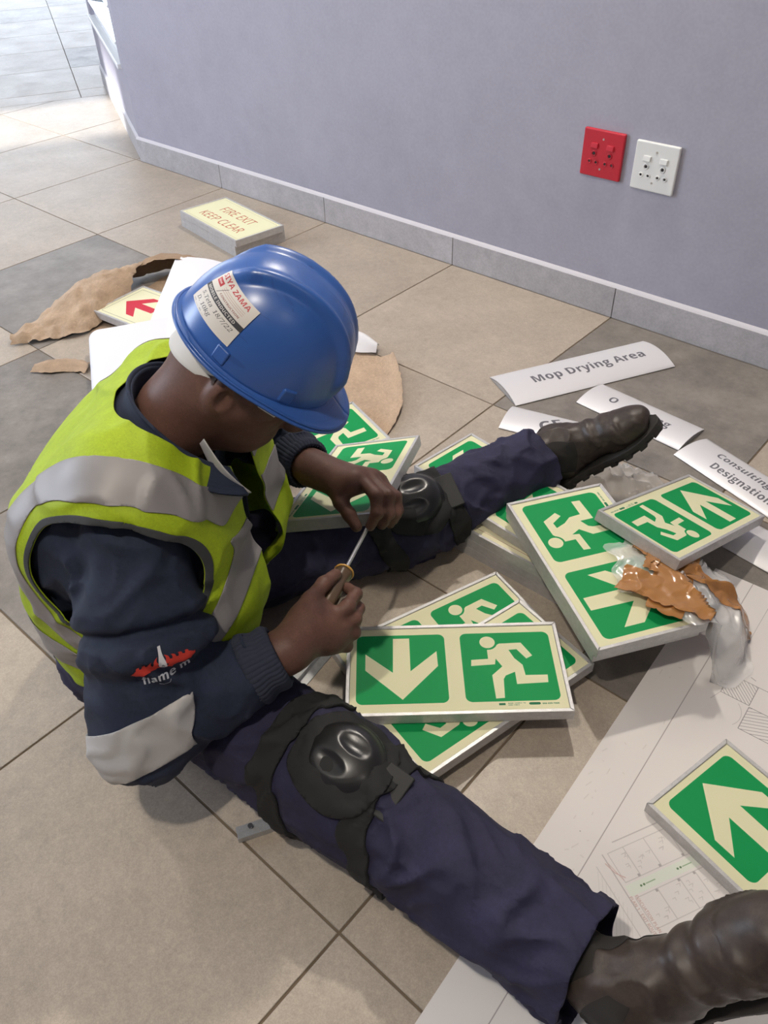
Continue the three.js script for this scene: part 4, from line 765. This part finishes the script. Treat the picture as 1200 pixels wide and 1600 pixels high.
function boot(heel, toeDir, shaftDir, label, size = 1) {
  const u = V(...toeDir).normalize(), v = V(0, 1, 0).addScaledVector(u, -u.y).normalize(), w = u.clone().cross(v), m = new THREE.Matrix4().makeBasis(u, v, w).setPosition(...heel), inv = m.clone().invert();
  const sd = V(...shaftDir).transformDirection(inv), a0 = [0.068, 0.088, 0], a1 = [a0[0] + sd.x * 0.09, a0[1] + sd.y * 0.09, sd.z * 0.09];
  const base = union([ell([0.056, 0.05, 0], [0.054, 0.052, 0.037]), cap([0.075, 0.052, 0], [0.2, 0.038, 0], 0.039, 0.036), ell([0.228, 0.038, 0], [0.061, 0.040, 0.046]), cap([0.08, 0.095, 0], [0.185, 0.058, 0], 0.040, 0.032), cap(a0, a1, 0.046, 0.036)], 0.03);
  const f = (x, y, z) => { let d = base(x, y, z) - (crease(x * 2, y * 1.6, z * 1.6, 61) - 0.3) * 0.005; const k = x - 0.175; d += 0.003 * Math.sin(k * 190) * Math.exp(-((k / 0.028) ** 2)) * (y > 0.05 ? 1 : 0); d += 0.0016 * Math.exp(-(((x - 0.225 + 0.25 * (y - 0.05)) / 0.0022) ** 2)); return Math.max(d, 0.006 - y); };
  const g = isoMesh(f, [-0.10, 0.0, -0.09], [0.31, 0.20, 0.09], 0.0042);
  const b = mesh('boot', boxUV(g, 1), leather, person); b.applyMatrix4(m); b.scale.setScalar(size); b.userData.label = label;
  const welt = new THREE.ExtrudeGeometry(soleShape(0.004, 0), { depth: 0.010, bevelEnabled: true, bevelSize: 0.0012, bevelThickness: 0.0012, bevelSegments: 1 }).rotateX(Math.PI / 2).translate(0, 0.010, 0);
  const tread = new THREE.ExtrudeGeometry(soleShape(0.004, 0.009), { depth: 0.013, bevelEnabled: false }).rotateX(Math.PI / 2).translate(0, 0.0, 0);
  mesh('sole', boxUV(mergeGeometries([welt, tread]), 1), rubber, b);
  for (const s of [1, -1]) {
    const e = clipMesh(g, (x, y, z) => { const t = (x - a0[0]) * sd.x + (y - a0[1]) * sd.y + (z - a0[2]) * sd.z; const px = x - a0[0] - sd.x * t, q = px * sd.y - (y - a0[1] - sd.y * t) * sd.x; return Math.min(z * s - 0.012, 0.031 - Math.abs(q - 0.002), t + 0.012, 0.115 - t); });
    if (e.attributes.position.count > 3) { mesh('elastic_panel', inflate(e, 0.0008), elastic, b); }
  }
  if (label.includes('far')) { const pull = mesh('pull_tab', rbox(0.03, 0.004, 0.016, 0.0015), std(lin(0.45, 0.10, 0.03), 0.8), b); const ul = V(0, 1, 0).transformDirection(inv), tb = V(...a0).addScaledVector(sd, 0.038).addScaledVector(ul, 0.043); pull.position.copy(tb); pull.rotation.z = Math.atan2(sd.y, sd.x); }
}
boot([0.752, 0.024, 0.540], [0.50, 0.86, -0.12], [-dCalfR[0], 0.0, -dCalfR[2]], 'dusty brown slip-on safety boot of the near leg');
boot([0.688, 0.022, -0.516], [0.72, 0.69, 0.02], [-dCalfL[0], -0.08, -dCalfL[2]], 'dark brown slip-on safety boot of the far leg, toe up', 0.91);

// --- helmet
const helm = new THREE.Group(); helm.name = 'hard_hat'; helm.userData = { label: 'scuffed blue hard hat with an induction sticker at the back' }; person.add(helm);
helm.matrixAutoUpdate = true; helm.quaternion.setFromRotationMatrix(new THREE.Matrix4().makeBasis(V(...hf), V(...hu), V(0, 0, 1))); helm.position.set(...HC);
{
  const blueTex = canvasTex(512, 512, (g, w, h) => { g.fillStyle = '#ffffff'; g.fillRect(0, 0, w, h); const r = mulberry(5); for (let i = 0; i < 90; i++) { g.strokeStyle = `rgba(${r() > 0.5 ? '60,60,80' : '120,120,140'},${0.10 + r() * 0.2})`; g.lineWidth = 0.6 + r() * 1.6; const x = r() * w, y = r() * h; g.beginPath(); g.moveTo(x, y); g.lineTo(x + (r() - .5) * 50, y + (r() - .5) * 26); g.stroke(); } for (let i = 0; i < 30; i++) { g.fillStyle = `rgba(50,55,80,${0.04 + r() * 0.08})`; g.beginPath(); g.ellipse(r() * w, r() * h, 4 + r() * 22, 3 + r() * 12, r() * 3, 0, 7); g.fill(); } });
  const blue = phys({ color: lin(0.026, 0.100, 0.36), roughness: 0.36, map: blueTex, clearcoat: 0.35, clearcoatRoughness: 0.28 });
  const A = 0.112, Bw = 0.090, Ht = 0.124;
  // dome point for azimuth t (0 = front) and k from 0 at the crown to 1 at the rim
  const dome = (t, k, off = 0) => {
    const ph = k * Math.PI / 2, q = Math.pow(Math.sin(ph), 0.86), c = Math.pow(Math.cos(ph), 0.92);
    let x = A * q * Math.cos(t), z = Bw * q * Math.sin(t), y = 0.006 + Ht * c; x += 0.006 * (1 - k) ;
    let b = 0; const fade = Math.max(0, Math.min(1, (x + 0.088) / 0.03)) * Math.max(0, Math.min(1, (0.97 - k) / 0.2));
    for (const r of [-0.031, 0.031]) b += 0.0085 * Math.exp(-(((z - r) / 0.0065) ** 2)) * fade; b += 0.003 * (Math.abs(z) < 0.031 ? 1 : Math.exp(-(((Math.abs(z) - 0.031) / 0.006) ** 2))) * fade;
    const n = V(x / A / A, (y - 0.006) / Ht / Ht, z / Bw / Bw).normalize();
    return V(x, y, z).addScaledVector(n, b + off);
  };
  mesh('shell', surface((u, v) => dome(u * Math.PI * 2, v), 160, 56, 0.0028), blue, helm);
  const brim = surface((u, v) => {
    const t = u * Math.PI * 2, f = Math.max(0, Math.cos(t)), pk = Math.pow(f, 2.2) * 0.032, w = 0.009 + pk, r = v < 0.5 ? 0 : 0, k = v * w;
    const bx = A * Math.cos(t), bz = Bw * Math.sin(t), n = V(bx / A / A, 0, bz / Bw / Bw).normalize();
    return V(bx + n.x * k, 0.006 - 0.0045 * Math.sin(v * 1.6) - 0.30 * Math.max(0, k - 0.008) + (v > 0.85 ? 0.0012 : 0), bz + n.z * k);
  }, 128, 10, 0.003);
  mesh('brim', brim, blue, helm);
  const lip = []; for (let i = 0; i < 80; i++) { const t = i / 80 * Math.PI * 2, f = Math.max(0, Math.cos(t)), w = 0.009 + Math.pow(f, 2.2) * 0.032, bx = A * Math.cos(t), bz = Bw * Math.sin(t), n = V(bx / A / A, 0, bz / Bw / Bw).normalize(); lip.push(V(bx + n.x * w, 0.0 - 0.30 * Math.max(0, w - 0.008), bz + n.z * w)); }
  mesh('brim_edge', tube(lip, 0.0028, 160, 8, true), blue, helm);
  for (const t of [rad(112), rad(62), rad(-112), rad(-62)]) { const b = mesh('accessory_slot', rbox(0.020, 0.022, 0.010, 0.003), blue, helm); const q = dome(t, 0.93); b.position.copy(q); b.rotation.y = -t + Math.PI / 2; }
  const white = std(lin(0.60, 0.58, 0.55), 0.6);
  const band = mesh('nape_band', surface((u, v) => { const t = rad(88) + u * rad(184), r = 0.93 - 0.05 * v; return V(A * 0.86 * r * Math.cos(t) - 0.004 - 0.012 * v * Math.abs(Math.cos(t)), 0.004 - v * (0.026 + 0.034 * Math.max(0, -Math.cos(t))), Bw * 0.93 * r * Math.sin(t)); }, 50, 8, 0.002), white, helm);
  for (const s of [1, -1]) mesh('clip', rbox(0.026, 0.010, 0.005, 0.0015, 0.045, -0.010, s * 0.083), white, helm);
  const st = canvasTex(512, 512, (g) => {
    g.fillStyle = '#d9d4cc'; g.fillRect(0, 0, 512, 512); g.fillStyle = '#b8353c'; g.font = 'bold 82px sans-serif'; g.fillText('SIYA ZAMA', 22, 92); g.fillRect(22, 118, 96, 62); g.fillStyle = '#d9d4cc'; g.font = 'bold 30px sans-serif'; g.fillText('SDM', 34, 160);
    g.strokeStyle = '#b98f86'; g.lineWidth = 4; for (let i = 0; i < 3; i++) { g.beginPath(); g.moveTo(150, 128 + i * 22); g.lineTo(440, 128 + i * 22); g.stroke(); } g.fillStyle = '#8b5550'; g.font = 'bold 34px sans-serif'; g.fillText('CONSTRUCTION', 170, 222);
    g.strokeStyle = '#40383a'; g.lineWidth = 5; g.beginPath(); g.moveTo(130, 240); g.lineTo(190, 110); g.stroke();
    g.fillStyle = '#3a3a3e'; g.fillRect(0, 250, 512, 62); g.fillStyle = '#c9c5bf'; g.font = 'bold 46px sans-serif'; g.fillText('MOBILE INDUCTED', 22, 297);
    g.fillStyle = '#2c2a2e'; g.font = 'italic 62px serif'; g.fillText('S.Teta  18/7/22', 40, 385); g.fillText('D. 10kg', 40, 460); g.font = '22px sans-serif'; g.fillText('SITE ..........  NO. ......', 30, 500);
  });
  mesh('sticker', surface((u, v) => { const t = rad(112 + 48 * (1 - u)), k = 0.54 + 0.32 * v; return dome(t, k, 0.0042); }, 30, 24), std(lin(0.92, 0.92, 0.92), 0.45, 0, { map: st }), helm);
}
// ---------------------------------------------------------------- screwdriver and screw, in the worker's hands
{
  const l2w = (a) => V(...a).applyAxisAngle(V(0, 1, 0), person.rotation.y).add(person.position);
  const tip = l2w([0.335, 0.247, -0.104]), butt = l2w([0.2965, 0.2695, 0.112]), L = tip.distanceTo(butt);
  const g = thing('screwdriver', 'screwdriver with brown handle and orange collar in the right hand', 'screwdriver'); g.position.copy(butt); g.quaternion.setFromUnitVectors(V(0, 1, 0), tip.clone().sub(butt).normalize());
  const P2 = (a) => a.map(([x, y]) => new THREE.Vector2(x, y));
  const handle = new THREE.LatheGeometry(P2([[0, 0], [0.009, 0.001], [0.0125, 0.008], [0.0135, 0.03], [0.0115, 0.055], [0.012, 0.07], [0.0145, 0.080], [0.0150, 0.086], [0, 0.0862]]), 24); { const p = handle.attributes.position; for (let i = 0; i < p.count; i++) { const a = Math.atan2(p.getZ(i), p.getX(i)), k = 1 + 0.05 * Math.cos(a * 6); p.setX(i, p.getX(i) * k); p.setZ(i, p.getZ(i) * k); } handle.computeVertexNormals(); }
  mesh('handle', handle, std(lin(0.085, 0.052, 0.028), 0.4), g); mesh('collar', new THREE.TorusGeometry(0.0150, 0.0018, 8, 28).rotateX(Math.PI / 2).translate(0, 0.0865, 0), std(lin(0.55, 0.30, 0.07), 0.4), g);
  mesh('shaft', new THREE.CylinderGeometry(0.0032, 0.0034, L - 0.096, 16).translate(0, 0.086 + (L - 0.096) / 2, 0), std(lin(0.62, 0.61, 0.60), 0.28, 0.9), g);
  mesh('blade', new THREE.CylinderGeometry(0.0012, 0.0032, 0.010, 8).translate(0, L - 0.005, 0), std(lin(0.4, 0.4, 0.4), 0.3, 0.9), g);
  const s = thing('screw', 'small silver screw pinched at the edge of the held sign', 'screw'); s.position.copy(tip); s.quaternion.copy(g.quaternion);
  mesh('head', new THREE.CylinderGeometry(0.0045, 0.0045, 0.004, 16).translate(0, 0.0025, 0), std(lin(0.7, 0.68, 0.62), 0.3, 0.9), s); mesh('thread', new THREE.CylinderGeometry(0.0012, 0.002, 0.014, 10).translate(0, 0.011, 0), std(lin(0.6, 0.58, 0.55), 0.35, 0.9), s);
}

renderer.render(scene, camera);
